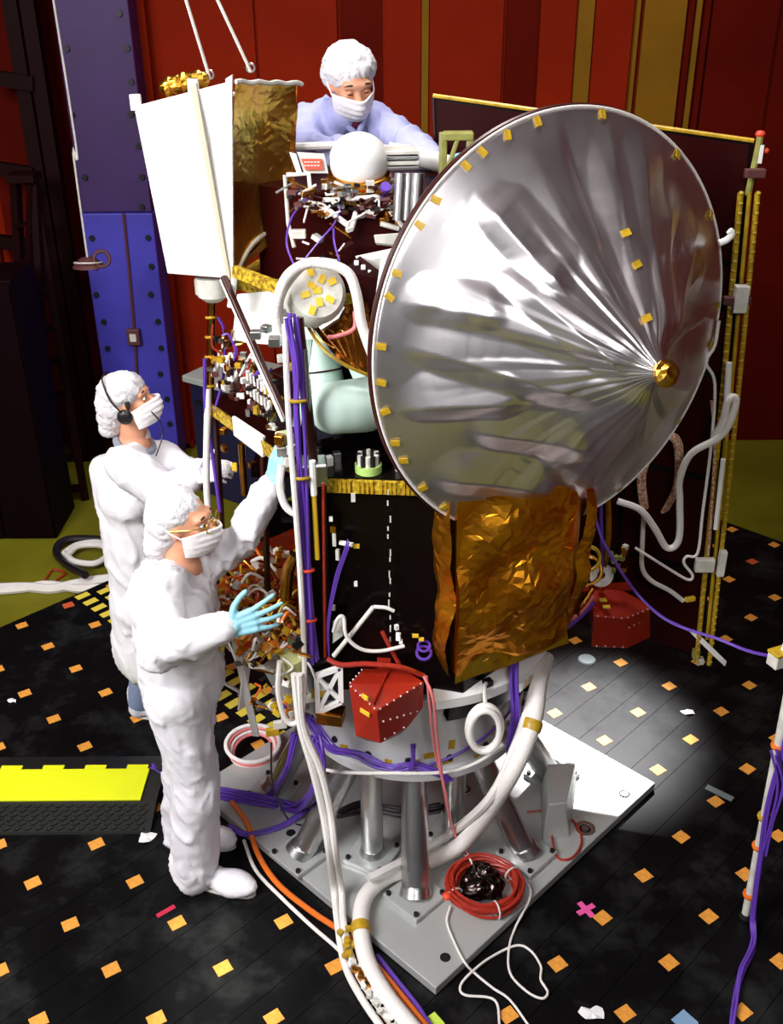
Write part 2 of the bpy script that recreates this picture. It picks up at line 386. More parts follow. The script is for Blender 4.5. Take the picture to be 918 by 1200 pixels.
# dark stepladder
ld = thing('step_ladder', 'tall dark stepladder standing in shade left of the blue column', 'ladder')
ly = 3.9
def rail(pa, pb, w=.05): return bar(pa, pb, w, w)
RA0, RA1 = Y(34, 215, ly), Y(92, 560, ly); RB0, RB1 = Y(46, 215, ly+.25), Y(58, 560, ly+.25)
RA1.z = RB1.z = HF
rails = [(Y(36, 210, ly), Z(100, 585, HF)), (Y(18, 215, ly+.1), Z(38, 590, HF))]
rl, rr_ = rails[1], rails[0]
for a, b in rails: obj('rail', rail(a, b, .06), 'ladder', ld)
for k in range(9):
    t = .12+k*.105
    obj('rung', bar(rl[0].lerp(rl[1], t), rr_[0].lerp(rr_[1], t), .09, .03), 'ladder', ld)
for a, b in ((Y(38, 205, ly), Z(26, 604, HF)), (Y(40, 205, ly), Z(62, 606, HF))): obj('rear_rail', rail(a, b, .05), 'ladder', ld)
obj('top_cap', bar(Y(12, 207, ly), Y(44, 207, ly), .2, .05), 'ladder', ld)
# dark gantry beams at the far left
gb = thing('gantry_frame', 'dark steel gantry frame at the far left by the wall', 'gantry')
for a, b in ((Y(16, 20, 4.4), Z(-10, 560, HF)), (Y(36, 20, 4.4), Z(40, 560, HF))): 
    b.y = a.y; obj('upright', bar(V((a.x, 4.4, 6.2)), V((a.x, 4.4, HF)), .10, .10), 'ladder', gb)
for py in (92, 198, 283): obj('cross_beam', bar(Y(-20, py-3, 4.35), Y(40, py+6, 4.35), .07, .10), 'ladder', gb)
# dark cabinets in the shade at the left
for lb, x0, x1, py, yy, dep in (('large black cabinet in the shade at the far left', -120, 12, 330, 3.0, .5),):
    a = Y(x0, py, yy); b = Y(x1, py, yy); c = V(((a.x+b.x)/2, yy+dep/2, (a.z+HF)/2)); t = thing('storage_cabinet', lb, 'cabinet')
    obj('cabinet_body', box(c, (b.x-a.x, dep, a.z-HF)), 'darkbox', t, bevel=.01)
    for s in (-1, 1):
        dr = obj('cabinet_door', box(c+V((s*(b.x-a.x)/4, -dep/2-.012, 0)), ((b.x-a.x)/2-.02, .022, a.z-HF-.06)), 'darkbox', t, bevel=.004)
        obj('door_handle', box(c+V((s*.04, -dep/2-.035, 0)), (.015, .025, .12)), 'bolt', dr)
# grey work bench behind the spacecraft's left
wk = thing('work_bench', 'grey-topped dark bench behind the gold pole on the left', 'bench')
by = 3.75; a = Y(213, 440, by); 
T = V((a.x, by, a.z))
obj('bench_top', slab([T+V((0, 0, 0)), T+V((.62, -.42, 0)), T+V((.95, .1, 0)), T+V((.30, .50, 0))], .05, V((0, 0, 1))), 'benchtop', wk, bevel=.006)
cab = [(T.x+.05, T.y+.02), (T.x+.61, T.y-.37), (T.x+.90, T.y+.09), (T.x+.30, T.y+.45)]
bb = obj('bench_body', prism(cab, HF+.001, T.z-.055), 'benchside', wk, bevel=.006)
for s in (.25, .75):
    q = V((*cab[0], 0)).lerp(V((*cab[1], 0)), s); obj('drawer_handle', bar((q.x-.1, q.y+.05, T.z-.2), (q.x+.08, q.y-.07, T.z-.2), .03, .02), 'bolt', wk)
# hanging microphone-like reflector lamp near the column
hm = thing('hanging_lamp', 'small wire-caged lamp hanging on a thin rod before the column', 'lamp')
hy = 3.2; a, b = Y(86, 180, hy), Y(103, 306, hy)
obj('rod', tube([V((a.x-.06, hy, 6.9)), Y(80, 110, hy), a, b], .007, 6), 'offwhite', hm, True)
hd = obj('reflector', lathe([(.0, .03), (.05, .02), (.10, -.03), (.105, -.035), (.05, .01), (0, .02)], 20, Matrix.Translation(b)), 'conduit', hm, True)
for k in range(3): obj('wire_guard', torus(b+V((.0, 0, -.01-.02*k)), .09-.02*k, .006, (0, .2, 1), 20, 6), 'offwhite', hd, True)
obj('side_coil', torus(b+V((.10, -.02, .02)), .05, .012, (.3, -1, .2), 20, 6), 'conduit', hm, True)
# suspension wires from the ceiling to the white box
for lb, pts in (('thin grey hoist wire to the white box, left of the two', [(246, 92), (218, 0)]), ('thin grey hoist wire to the white box, right of the two', [(294, 84), (255, 0)])):
    p0, p1 = Y(*pts[0], .16), Y(*pts[1], .16); d = (p1-p0).normalized(); p2 = p0+d*((6.9-p0.z)/d.z)
    t = thing('hoist_wire', lb, 'wire', 'hoist wires over the white box')
    obj('wire_rope', tube([p0, p2], .006, 6, 1), 'offwhite', t, True); obj('hook', torus(p0+V((0, 0, .012)), .014, .004, (0, 1, 0), 12, 6), 'alu', t, True)
# ------------------------------------------------------------------ cable ramp at the left
rp = thing('cable_ramp', 'yellow-topped black cable ramp lying on the test bed', 'cable ramp')
x1 = -1.30; xs = -3.2
obj('ramp_lid', join(box(((xs+x1)/2, .008, .058), (x1-xs, .205, .012))), 'ramp', rp, bevel=.003)
pr = [(-.25, 0), (-.245, .012), (-.10, .05), (.11, .05), (.25, .012), (.255, 0)]
me = ([V((x, y+.004, z)) for x in (xs, x1+.07) for (y, z) in pr], [tuple(range(6)), tuple(range(11, 5, -1))]+[(i, i+1, i+7, i+6) for i in range(5)]+[(5, 0, 6, 11)])
obj('ramp_base', me, 'rubber', rp)
td = mesh_data('tread_lug', box((0, 0, 0), (.026, .008, .006)), 'rubber')
for r_ in range(6):
    for k in range(36):
        inst('tread_lug', td, Matrix.Translation((x1+.03-k*.024-.008*(r_ % 2), -.228+r_*.022, .0205+r_*.0058)) @ Matrix.Rotation(.26, 4, 'X') @ Matrix.Rotation(.7*(1 if (k+r_) % 2 else -1), 4, 'Z'), rp)
for k in range(9): obj('hinge_tab', box((x1-.06-k*.2, .122, .058), (.10, .03, .010)), 'ramp', rp)
# white hose, coil and wires on the hall floor at the left
def fl(px, py, z=HF+.03): return Z(px, py, z)
tag(obj('white_hose', join(tube([fl(-30, 690), fl(30, 688), fl(60, 690), fl(90, 684), fl(112, 680), fl(150, 678), fl(185, 690)], .035, 8), tube([fl(-30, 694), fl(25, 690), fl(55, 685), fl(92, 690), fl(120, 690), fl(150, 712)], .03, 8)), 'wirew', sm=True), 'thick twisted white hoses lying on the floor at the far left', 'hose')
tag(obj('cable_coil', join(*[tube([fl(75+4*k, 648+3*k, HF+.02+.03*k), fl(92, 638+2*k, HF+.03+.03*k), fl(118, 636+3*k, HF+.03+.03*k), fl(128, 648, HF+.03+.03*k), fl(112, 660, HF+.03+.03*k), fl(88, 658, HF+.03+.03*k), fl(75+4*k, 648+3*k, HF+.03+.03*k)], .022, 8) for k in range(2)]), 'wirew', sm=True), 'coil of pale cable on the floor behind the hose', 'cable coil')
tag(obj('black_cable', tube([fl(126, 632), fl(80, 632, HF+.05), fl(66, 645), fl(76, 660), fl(100, 674, HF+.12)], .028, 8), 'wireb', sm=True), 'thick black cable looping round the pale coil', 'cable')
tag(obj('red_wire_loop', tube([fl(52, 682, HF+.012), fl(62, 668, HF+.012), fl(76, 672, HF+.012), fl(66, 680, HF+.012)], .008, 6), 'wirer', sm=True), 'thin red wire loop on the floor beside the hose', 'wire')
# small marks and scraps on the test bed
def onbed(px, py, z=.0): return Z(px, py, z)
pc = onbed(687, 1066); tag(obj('tape_cross', join(box(pc+V((0, 0, .0012)), (.085, .024, .0022), GROT-.25), box(pc+V((0, 0, .0012)), (.024, .085, .0018), GROT-.25)), 'pink'), 'pink cross of tape on the black bed beside the plate', 'tape')
a, b = onbed(828, 922), onbed(859, 937); tag(obj('tape_strip', bar(a+V((0, 0, .0012)), b+V((0, 0, .0012)), .035, .0022), 'greytape'), 'short strip of dark grey tape at the right', 'tape')
a, b = onbed(184, 1074), onbed(205, 1062); tag(obj('tape_strip', bar(a+V((0, 0, .0012)), b+V((0, 0, .0012)), .022, .0022), mat('crimson_tape', (.55, .02, .06), .6)), 'small crimson tape strip near the front worker', 'tape')
def scrap(px, py, r, seed, mname, lb, name='paper_scrap', z=.012):
    c = onbed(px, py); rd = random.Random(seed); n = 11; vs = [c+V((0, 0, z))]
    for k in range(n):
        a = 6.283*k/n; q = r*rd.uniform(.55, 1.1); vs.append(c+V((math.cos(a)*q, math.sin(a)*q*.7, rd.uniform(.001, z))))
    me = (vs+[v-V((0, 0, .0012)) for v in vs], [(0, 1+k, 1+(k+1) % n) for k in range(n)]+[(n+1, n+2+(k+1) % n, n+2+k) for k in range(n)]+[(1+k, n+2+k, n+2+(k+1) % n, 1+(k+1) % n) for k in range(n)])
    tag(obj(name, me, mname), lb, 'scrap')
scrap(807, 835, .04, 3, 'paper', 'crumpled white scrap lying on the bed at the right')
scrap(694, 1189, .05, 5, 'paper', 'crumpled white scrap at the bottom edge')
scrap(14, 822, .035, 8, 'paper', 'small white scrap above the yellow ramp at the left')
scrap(172, 982, .05, 11, 'paper', 'white scrap behind the front worker shoe')
for px, py, lb in ((803, 1197, 'blue paper square at the bottom edge'), ): 
    c = onbed(px, py); tag(obj('paper_square', box(c+V((0, 0, .001)), (.07, .07, .002), GROT-.15), 'bluetape'), lb, 'paper')
c = onbed(508, 1198); tag(obj('tape_patch', box(c+V((0, 0, .001)), (.06, .06, .002), GROT-.15), mat('lime_tape', (.55, .75, .08), .6)), 'lime tape square at the bottom edge below the plate', 'tape')
c = onbed(688, 773); tag(obj('floor_cap', lathe([(0, .006), (.045, .006), (.05, .001), (0, .001)], 24, Matrix.Translation(c)), 'greytape', sm=True), 'round grey cap set in the bed behind the plate', 'cap')
# ================================================================== TEST FIXTURE: plate, legs, ring
fx = thing('test_fixture', 'grey metal base plate with tubular legs carrying a round adapter ring', 'test stand')
PZ = .045
pa = (-5.80, -.80, -4.42, .57)   # gx0 gx1 gy0 gy1
base = obj('base_plate', ([G(x, y, z) for z in (.004, PZ) for (x, y) in ((pa[0], pa[2]), (pa[1], pa[2]), (pa[1], pa[3]), (pa[0], pa[3]))], [(0, 3, 2, 1), (4, 5, 6, 7), (0, 1, 5, 4), (1, 2, 6, 5), (2, 3, 7, 6), (3, 0, 4, 7)]), 'alupaint', fx, bevel=.004)
hole = mesh_data('bolt_hole', lathe([(0, .001), (.021, .001), (.021, .0), (0, 0)], 20), 'bolt')
rng_ = mesh_data('hole_rim', lathe([(.022, 0), (.022, .003), (.036, .003), (.036, 0)], 24), 'alu', True)
rng2 = mesh_data('washer', lathe([(.0, 0), (.0, .004), (.013, .004), (.013, 0)], 16), 'alu', True)
for px, py, kind in ((522, 1122, 0), (732, 931, 1), (686, 971, 1), (668, 895, 0), (456, 1008, 0), (341, 976, 0), (318, 915, 0), (545, 925, 1), (388, 905, 0), (600, 960, 0)):
    p = Z(px, py, PZ); h_ = inst('bolt_hole', hole, Matrix.Translation(p), fx)
    if kind:
        h_.scale = (1.25, 1.25, 1); inst('hole_rim', rng_, Matrix.Translation((0, 0, 0)), h_); inst('washer', rng2, Matrix.Translation((0, 0, .001)), h_)
RZ0, RZ1, RR = .527, .93, .47
RC = V((-.05, 0, 0))
def rp3(deg, r, z): a = math.radians(deg); return RC+V((math.cos(a)*r, math.sin(a)*r, z))
legs = [  # base (x,y), top angle, radius of tube, pad size
 (Z(487, 1052, PZ), -91, .056), (Z(617, 1003, PZ), -52, .052), (Z(352, 1003, PZ), -128, .054), (Z(437, 1003, PZ), -112, .046),
 (V((.12, -.30, PZ)), -66, .044), (V((.60, .05, PZ)), -8, .056), (V((-.70, -.04, PZ)), 172, .05), (V((.40, .52, PZ)), 50, .05), (V((-.48, .52, PZ)), 130, .05)]
for b, ang, r in legs:
    top = rp3(ang, .40, RZ0+.01)
    if (b-V((top.x, top.y, b.z))).length < .12 and r < .047: top = V((b.x, b.y, RZ0+.01))
    d = (top-b).normalized()
    lg = obj('leg', cyl(b+d*.02, top, r, 28), 'alu', fx, True)
    obj('collar', cyl(b+V((0, 0, .022)), b+V((0, 0, .022))+d*.035, r+.012, 28, r+.002), 'alu', lg, True)
    obj('foot_pad', box(b+V((0, 0, .012)), (.19, .19, .024), GROT+(.0 if r > .05 else .3)), 'alupaint', lg, bevel=.004)
    for sx in (-1, 1):
        for sy in (-1, 1):
            q = b+Matrix.Rotation(GROT+(.0 if r > .05 else .3), 3, 'Z') @ V((sx*.077, sy*.077, .024))
            obj('pad_bolt', lathe([(.0, .012), (.010, .012), (.011, 0), (0, 0)], 10, Matrix.Translation(q)), 'bolt', lg)
# gusset behind the right leg
a = Z(636, 985, PZ); b_ = Z(665, 930, PZ)
obj('gusset_block', prism([(a.x, a.y), (a.x+.12, a.y+.02), (b_.x+.05, b_.y+.05), (b_.x-.12, b_.y+.04)], PZ, PZ+.16, [(a.x+.02, a.y+.05), (a.x+.1, a.y+.06), (b_.x+.03, b_.y+.03), (b_.x-.1, b_.y+.02)]), 'alupaint', fx, bevel=.005)
TR = Matrix.Translation(RC)
ringo = obj('adapter_ring', lathe([(.40, RZ0), (.50, RZ0), (.50, RZ0+.035), (.478, RZ0+.045), (.468, RZ1-.045), (.492, RZ1-.035), (.492, RZ1), (.40, RZ1), (.40, RZ0)], 96, TR), 'ring', fx, True)
bh = mesh_data('ring_bolt', lathe([(0, .012), (.013, .012), (.015, 0), (0, 0)], 12), 'bolt')
for k in range(18):
    a = math.radians(20*k+6); p = RC+V((math.cos(a)*.474, math.sin(a)*.474, RZ0+.09)); inst('ring_bolt', bh, axis_mt(p, V((math.cos(a), math.sin(a), 0))), ringo)
    if k % 3 == 0: p2 = RC+V((math.cos(a+.1)*.47, math.sin(a+.1)*.47, RZ0+.25)); inst('ring_bolt', bh, axis_mt(p2, V((math.cos(a), math.sin(a), 0))), ringo)
ktp = mesh_data('tape_tab', box((0, 0, .001), (.045, .028, .002)), 'kapton')
for deg, z, tw in ((-160, .60, .2), (-150, .66, 0), (-142, .58, 1.5), (-128, .60, .3), (-118, .57, 1.4), (-104, .59, 1.5), (-96, .58, 0), (-90, .60, 1.5), (-84, .64, .1), (-73, .68, 1.5), (-58, .58, .2), (-49, .67, 1.2), (-40, .6, .4), (-33, .72, 1.3), (-27, .6, .2), (-75, .60, .1)):
    a = math.radians(deg); p = RC+V((math.cos(a)*.476, math.sin(a)*.476, z)); inst('tape_tab', ktp, axis_mt(p, V((math.cos(a), math.sin(a), 0))) @ Matrix.Rotation(tw, 4, 'Z'), ringo)
# curved white clamp band at the front right of the ring, dark below
obj('clamp_band', lathe([(.50, .955), (.585, .955), (.59, 1.0), (.50, 1.04), (.50, .955)], 24, TR, math.radians(-84), math.radians(-28)), 'white', fx, True)
obj('clamp_underside', lathe([(.49, .85), (.55, .865), (.578, .952), (.50, .952), (.49, .85)], 24, TR, math.radians(-78), math.radians(-22)), 'black', fx, True)
obj('clamp_bolt', box(rp3(-62, .565, 1.015), (.035, .03, .03), .5), 'bolt', fx, bevel=.003)

# ================================================================== SPACECRAFT
sc = thing('spacecraft', 'spacecraft with silver dish, black body and gold foil standing on the ring', 'spacecraft')
S = sc
DZ = 1.86
A, B = V((-.38, -.50, 0)), V((.12, -.55, 0))
busp = [(A.x, A.y), (B.x, B.y), (.47, -.25), (.47, .42), (-.22, .52), (-.34, .0)]
bus = obj('lower_body', prism(busp, .99, DZ-.02), 'black', S, bevel=.006)
obj('lower_ring', lathe([(.36, .90), (.44, .90), (.44, .995), (.36, .995), (.36, .90)], 64, TR), 'maroon', S, True)
# main deck with honeycomb edge
dk = [(A.x-.02, A.y-.02), (B.x, B.y-.02), (.5, -.28), (.5, .46), (-.45, .62), (-.88, .20)]
deck = obj('equipment_deck', prism(dk, DZ-.022, DZ+.028), 'honey', S)
obj('deck_top', prism([(x*.985-.004, y*.985) for x, y in dk], DZ+.0285, DZ+.034), 'black', deck)
hc = mesh_data('edge_cell', box((0, 0, 0), (.008, .012, .044)), 'kapton')
for k in range(34):
    p = V((dk[0][0], dk[0][1], DZ+.003)).lerp(V((dk[1][0], dk[1][1], DZ+.003)), (k+.5)/34)
    if k % 5 != 3: inst('edge_cell', hc, Matrix.Translation(p), deck)
# corner post with strut and cabling: the tall dark column at the front left
cpx = [(Y(377, 776, -.545), Y(366, 372, -.545))]
c0, c1 = Y(377, 778, -.54), Y(370, 565, -.54)
post = obj('corner_post', bar(c0, c1, .062, .075), 'black', S)
obj('upper_rod', cyl(c1, Y(350, 372, -.5), .016, 12), 'strut', post, True)
obj('yellow_rod', tube([Y(367, 562, -.58), Y(372, 655, -.58)], .009, 8, 1), 'yellowtag', post, True)
obj('white_rod', tube([Y(366, 540, -.585), Y(368, 580, -.585)], .012, 8, 1), 'white', post, True)
obj('red_rod', tube([Y(379, 566, -.57), Y(381, 770, -.57)], .006, 6, 1), 'wirer', post, True)
obj('corner_fitting', join(box(Y(366, 552, -.53), (.10, .09, .08), .1)), 'alu', post, bevel=.006)
obj('silver_rod', cyl(Y(358, 410, -.53), Y(366, 540, -.53), .007, 8), 'alu', post, True)
# purple harness up the post
hp = [Y(340, 372, -.57), Y(346, 430, -.58), Y(350, 500, -.59), Y(355, 600, -.6), Y(359, 680, -.6), Y(364, 735, -.6), Y(366, 775, -.6)]
obj('wire_harness', bundle(hp, 9, .016, .0055, 3), 'wirep', S, True)
obj('white_conduit', tube([Y(334, 380, -.56), Y(338, 480, -.58), Y(347, 600, -.62), Y(353, 690, -.62), Y(357, 790, -.62), Y(353, 850, -.62)], .010, 8), 'wirew', S, True)
for py in (470, 560, 668, 726): 
    x = 347+(py-430)*.055; obj('harness_tie', torus(Y(x, py, -.595), .022, .006, (0, .3, 1), 14, 6), 'redtag' if py > 600 else 'kapton', S, True)
# small fittings and painted glints on the black front
rd = random.Random(4)
for k in range(14):
    p = Y(456+rd.uniform(-2, 2), 580+k*13+rd.uniform(-4, 4), -.548); obj('painted_glint', box(p, (.005, .010, .008+.018*rd.random())), 'offwhite', S)  # pale chips stand in for tiny reflections on the black panel
for px, py, mn, s in ((414, 583, 'offwhite', (.014, .01, .03)), (388, 608, 'white', (.012, .01, .016)), (391, 620, 'copper', (.02, .012, .024)), (392, 632, 'offwhite', (.012, .012, .05)), (377, 643, 'paper', (.02, .012, .024)), (406, 637, 'paper', (.05, .012, .012)), (396, 650, 'offwhite', (.012, .012, .04)), (417, 684, 'white', (.012, .01, .018)), (391, 712, 'offwhite', (.012, .01, .02)), (418, 640, 'yellowtag', (.02, .012, .012)), (487, 745, 'yellowtag', (.022, .012, .01)), (494, 749, 'yellowtag', (.018, .012, .01)), (465, 735, 'paper', (.014, .012, .02)), (467, 746, 'white', (.016, .012, .03)), (470, 752, 'paper', (.012, .012, .016))):
    obj('connector', box(Y(px, py, -.56), s, rd.uniform(-.4, .4)), mn, S)
obj('purple_pigtail', join(*[tube([Y(386, 775, -.57), Y(384+k, 730, -.575), Y(392+2*k, 680, -.58), Y(402+2*k, 650, -.585), Y(408+k, 632+4*k, -.59)], .0028, 6) for k in range(3)]), 'wirep', S, True)
obj('diagonal_rod', cyl(Y(391, 769, -.6), Y(438, 711, -.56), .009, 10), 'offwhite', S, True)
obj('front_cable', tube([Y(391, 740, -.58), Y(396, 725, -.6), Y(403, 724, -.6), Y(406, 745, -.61), Y(422, 760, -.61), Y(445, 763, -.6), Y(474, 757, -.58)], .007, 8), 'wirew', S, True)
obj('name_plate', slab([Y(390, 728, -.56), Y(402, 722, -.56), Y(402, 745, -.56), Y(390, 754, -.56)], .004, V((0, -1, 0))), 'offwhite', S)
obj('top_strap', tube([Y(438, 711, -.56), Y(452, 712, -.565), Y(462, 716, -.565)], .007, 6), 'wirew', S, True)
obj('purple_coil', join(torus(Y(497, 765, -.56), .026, .006, (0, -.6, 1), 18, 6), torus(Y(497, 757, -.56), .022, .005, (0, -.5, 1), 18, 6)), 'wirep', S, True)
obj('red_cable', tube([Y(384, 772, -.6), Y(400, 779, -.62), Y(430, 778, -.62), Y(470, 782, -.62), Y(497, 792, -.6)], .010, 8), 'wirer', S, True)
obj('dark_red_pipe', tube([Y(448, 740, -.56), Y(458, 760, -.57), Y(470, 782, -.58)], .008, 8), 'wirer', S, True)
# item on deck: lime ring with striped bobbin
p = Z(432, 552, DZ+.036); bob = obj('lime_ring', lathe([(0, 0), (.046, 0), (.046, .028), (0, .028)], 24, Matrix.Translation(p)), 'green', S, True)
for k in range(12):
    a = k*math.pi/6; obj('bobbin_pin', cyl(p+V((math.cos(a)*.032, math.sin(a)*.032, .028)), p+V((math.cos(a)*.032, math.sin(a)*.032, .066)), .0085, 8), 'offwhite' if k % 2 else 'bolt', bob, True)
for px, py in ((385, 540), (470, 547), (468, 535), (372, 530), (395, 535), (478, 556), (355, 540)): obj('deck_fitting', box(Z(px, py, DZ+.05), (.03, .025, .035), rd.uniform(0, 2)), rd.choice(('alu', 'offwhite')), deck, bevel=.002)
# mint covered pods
pods = ((Y(368, 388, -.12), Y(378, 470, -.18), .085, .085), (Y(392, 478, -.42), Y(470, 470, -.30), .088, .10), (Y(418, 425, -.22), Y(452, 470, -.30), .035, .075))
for a, b, r0, r1 in pods:
    q = obj('mint_pod', capsule(a, b, r0, r1, 28, 8), 'mint', S, 'full')
    obj('pod_seam', torus(a.lerp(b, .55), r0+(r1-r0)*.55+.001, .0035, b-a, 32, 6), 'strut', q, True)
obj('pod_tray', slab([Y(355, 520, -.35), Y(462, 494, -.45), Y(470, 540, -.30), Y(365, 545, -.2)], .02, V((0, -.5, .85)).normalized()), 'black', S)
obj('mint_panel', slab([Y(352, 398, -.30), Y(366, 398, -.28), Y(352, 500, -.44), Y(343, 500, -.46)], .012, V((-.2, -1, .2)).normalized()), 'mint', S)
# dark bronze foil triangle under the wheel
fo = obj('bronze_blanket', foil([Y(358, 372, -.30), Y(432, 350, -.26), Y(436, 440, -.40), Y(400, 425, -.42)], 18, 14, .02, 4), 'bronze', S)
obj('blanket_edge', tube([Y(358, 378, -.31), Y(378, 408, -.38), Y(405, 428, -.43), Y(436, 441, -.42)], .006, 6), 'kapton', fo, True)
for k in range(5): obj('blanket_wire', tube([Y(365+10*k, 378+4*k, -.36), Y(372+10*k, 395-2*k, -.40), Y(392+7*k, 408+5*k, -.43)], .003, 5), 'copper', fo, True)
# upper core and box
obj('upper_core', prism([(-.34, -.05), (.30, -.10), (.40, .40), (-.28, .45)], DZ+.03, 2.36), 'maroon', S)
ub = [(-.62, .12), (-.30, -.12), (.06, -.14), (.36, .30), (.10, .58), (-.55, .55)]
ud = obj('upper_deck', prism([(-.72, .12), (-.33, -.16), (.08, -.18), (.4, .3), (.1, .6), (-.6, .58)], 2.36, 2.41), 'honey', S)
ubx = obj('upper_body', prism(ub, 2.41, 2.74), 'maroon', S, bevel=.005)
# yellow shelf edge under the white box
obj('yellow_shelf', slab([Y(272, 312, -.1), Y(335, 335, -.25), Y(335, 349, -.25), Y(272, 325, -.1)], .03, V((-.5, -.8, .1)).normalized()), 'honey', S)
# instrument sphere and cradle
sp = Y(421, 189, -.03); SR = .101
obj('cradle_ring', torus(sp+V((0, 0, -.045)), .094, .016, (0, -.25, 1), 36, 8), 'copper', S, True)
obj('sphere_cover', ell(sp, (SR, SR, SR*.93), n=40, h=24), 'white', S, 'full')
for k in range(16):
    a = math.pi*(1.02+k/15*.96); q = sp+V((math.cos(a)*.115, math.sin(a)*.09, -.07-.02*(k % 3)))
    obj('cradle_block', box(q, (.03, .025, .03+.012*(k % 3)), a), ('copper', 'offwhite', 'bolt', 'alu')[k % 4], S, bevel=.002)
obj('purple_knob', cyl(sp+V((.075, -.08, -.10)), sp+V((.09, -.12, -.06)), .018, 12), 'wirep', S, True)
# frame of white tubes and the white rear table edge
def rod(name, pts, r, mn, n=8, sub=1, par=None): return obj(name, tube([Y(*p) for p in pts], r, n, sub), mn, par or S, True)
rod('frame_tube', [(336, 205, -.1), (362, 204, -.1), (366, 245, -.12), (388, 250, -.13)], .008, 'wirew')
rod('frame_tube', [(370, 235, -.14), (408, 264, -.16), (412, 268, -.16), (420, 240, -.14)], .010, 'wirew')
rod('frame_tube', [(370, 235, -.14), (425, 232, -.14), (455, 229, -.12)], .008, 'wirew')
rod('frame_tube', [(334, 205, -.1), (338, 262, -.12)], .007, 'offwhite')
rod('frame_tube', [(338, 262, -.12), (345, 290, -.16)], .007, 'offwhite')
rod('rear_tube', [(343, 172, .28), (400, 170, .28), (470, 176, .28)], .014, 'wirew')
rod('rear_tube', [(455, 178, .20), (490, 184, .2), (524, 193, .2)], .035, 'white', 14)
obj('red_tag', slab([Y(353, 186, -.08), Y(377, 186, -.08), Y(378, 199, -.09), Y(358, 199, -.09)], .006, V((0, -.95, .3)).normalized()), 'redtag', S)
for k in range(2):
    for j in range(5): obj('tag_mark', box(Y(358+j*3.8, 190+k*4, -.087), (.008, .003, .004)), 'offwhite', S)
obj('tag_bracket', slab([Y(348, 178, -.07), Y(380, 180, -.07), Y(385, 203, -.08), Y(356, 203, -.08)], .004, V((0, -.95, .3)).normalized()), 'offwhite', S)
obj('white_fin', slab([Y(339, 178, -.08), Y(347, 180, -.08), Y(354, 203, -.09), Y(348, 203, -.09)], .006, V((0, -.95, .3)).normalized()), 'white', S)
# pair of silver cylinders and stacked plates right of the sphere
for px in (470, 480, 490): rod('silver_canister', [(px, 203, -.17), (px-3, 258, -.19)], .020 if px != 480 else .015, 'alu', 16)
for k in range(4): obj('stacked_plate', box(Y(470, 176+6*k, .0), (.11, .12, .012), .1), ('offwhite', 'alu')[k % 2], S, bevel=.002)
for px, py in ((453, 250), (458, 243), (462, 238), (468, 262), (448, 258)): obj('gold_fitting', box(Y(px, py, -.12), (.03, .03, .022), px), 'copper', S, bevel=.003)
rod('small_link', [(452, 240, -.14), (470, 262, -.14), (478, 272, -.14)], .009, 'wirew')
rod('small_link', [(446, 262, -.14), (468, 268, -.14)], .009, 'offwhite')
# radiator boxes
for pts, mn in (([(438, 275), (478, 272), (476, 289), (440, 285)], 'offwhite'), ([(416, 300), (472, 288), (470, 300), (420, 308)], 'white'), ([(420, 308), (470, 300), (462, 326), (452, 322)], 'offwhite')):
    obj('radiator_plate', slab([Y(x, y, -.22) for x, y in pts], .03, V((-.1, -.9, .4)).normalized()), mn, S, bevel=.003)
obj('dark_tray', slab([Y(400, 318, -.24), Y(422, 300, -.24), Y(462, 330, -.28), Y(440, 372, -.28)], .03, V((-.1, -.9, .4)).normalized()), 'maroon', S)
for k in range(6): obj('tray_button', box(Y(418+8*k, 308+5.2*k, -.252), (.016, .012, .016)), 'paper', S, bevel=.003)
# fixtures over the upper body front
rd = random.Random(12)
for k in range(110):
    px, py = rd.uniform(340, 475), (rd.uniform(214, 250) if k % 5 else rd.uniform(248, 305))
    if px > 425 and py > 270: continue
    p = Y(px, py, -.13-.0006*(py-206)); s = (rd.uniform(.008, .040), rd.uniform(.012, .03), rd.uniform(.005, .016))
    if k % 4: obj('bracket', box(p, s, mt=Matrix.Translation(p) @ Matrix.Rotation(rd.uniform(-.6, .6), 4, 'Z') @ Matrix.Rotation(rd.uniform(-.5, .5), 4, 'Y')), rd.choice(('alu', 'copper', 'offwhite', 'strut', 'bolt', 'maroon', 'copper', 'conduit')), S)
    else: obj('small_link', tube([p, p+V((rd.uniform(-.08, .08), -.01, rd.uniform(-.05, .05)))], .004, 6, 1), rd.choice(('wirew', 'alu', 'copper')), S, True)
obj('pale_box', box(Y(350, 274, -.17), (.05, .03, .028)), 'offwhite', S, bevel=.003)
for pts in ([(345, 312, -.3), (336, 285, -.2), (342, 255, -.16), (360, 232, -.15)], [(358, 303, -.3), (375, 282, -.22), (392, 262, -.17), (400, 240, -.15)], [(398, 306, -.3), (392, 285, -.22), (391, 268, -.18)]):
    rod('purple_wire', pts, .0035, 'wirep', 6, 6)
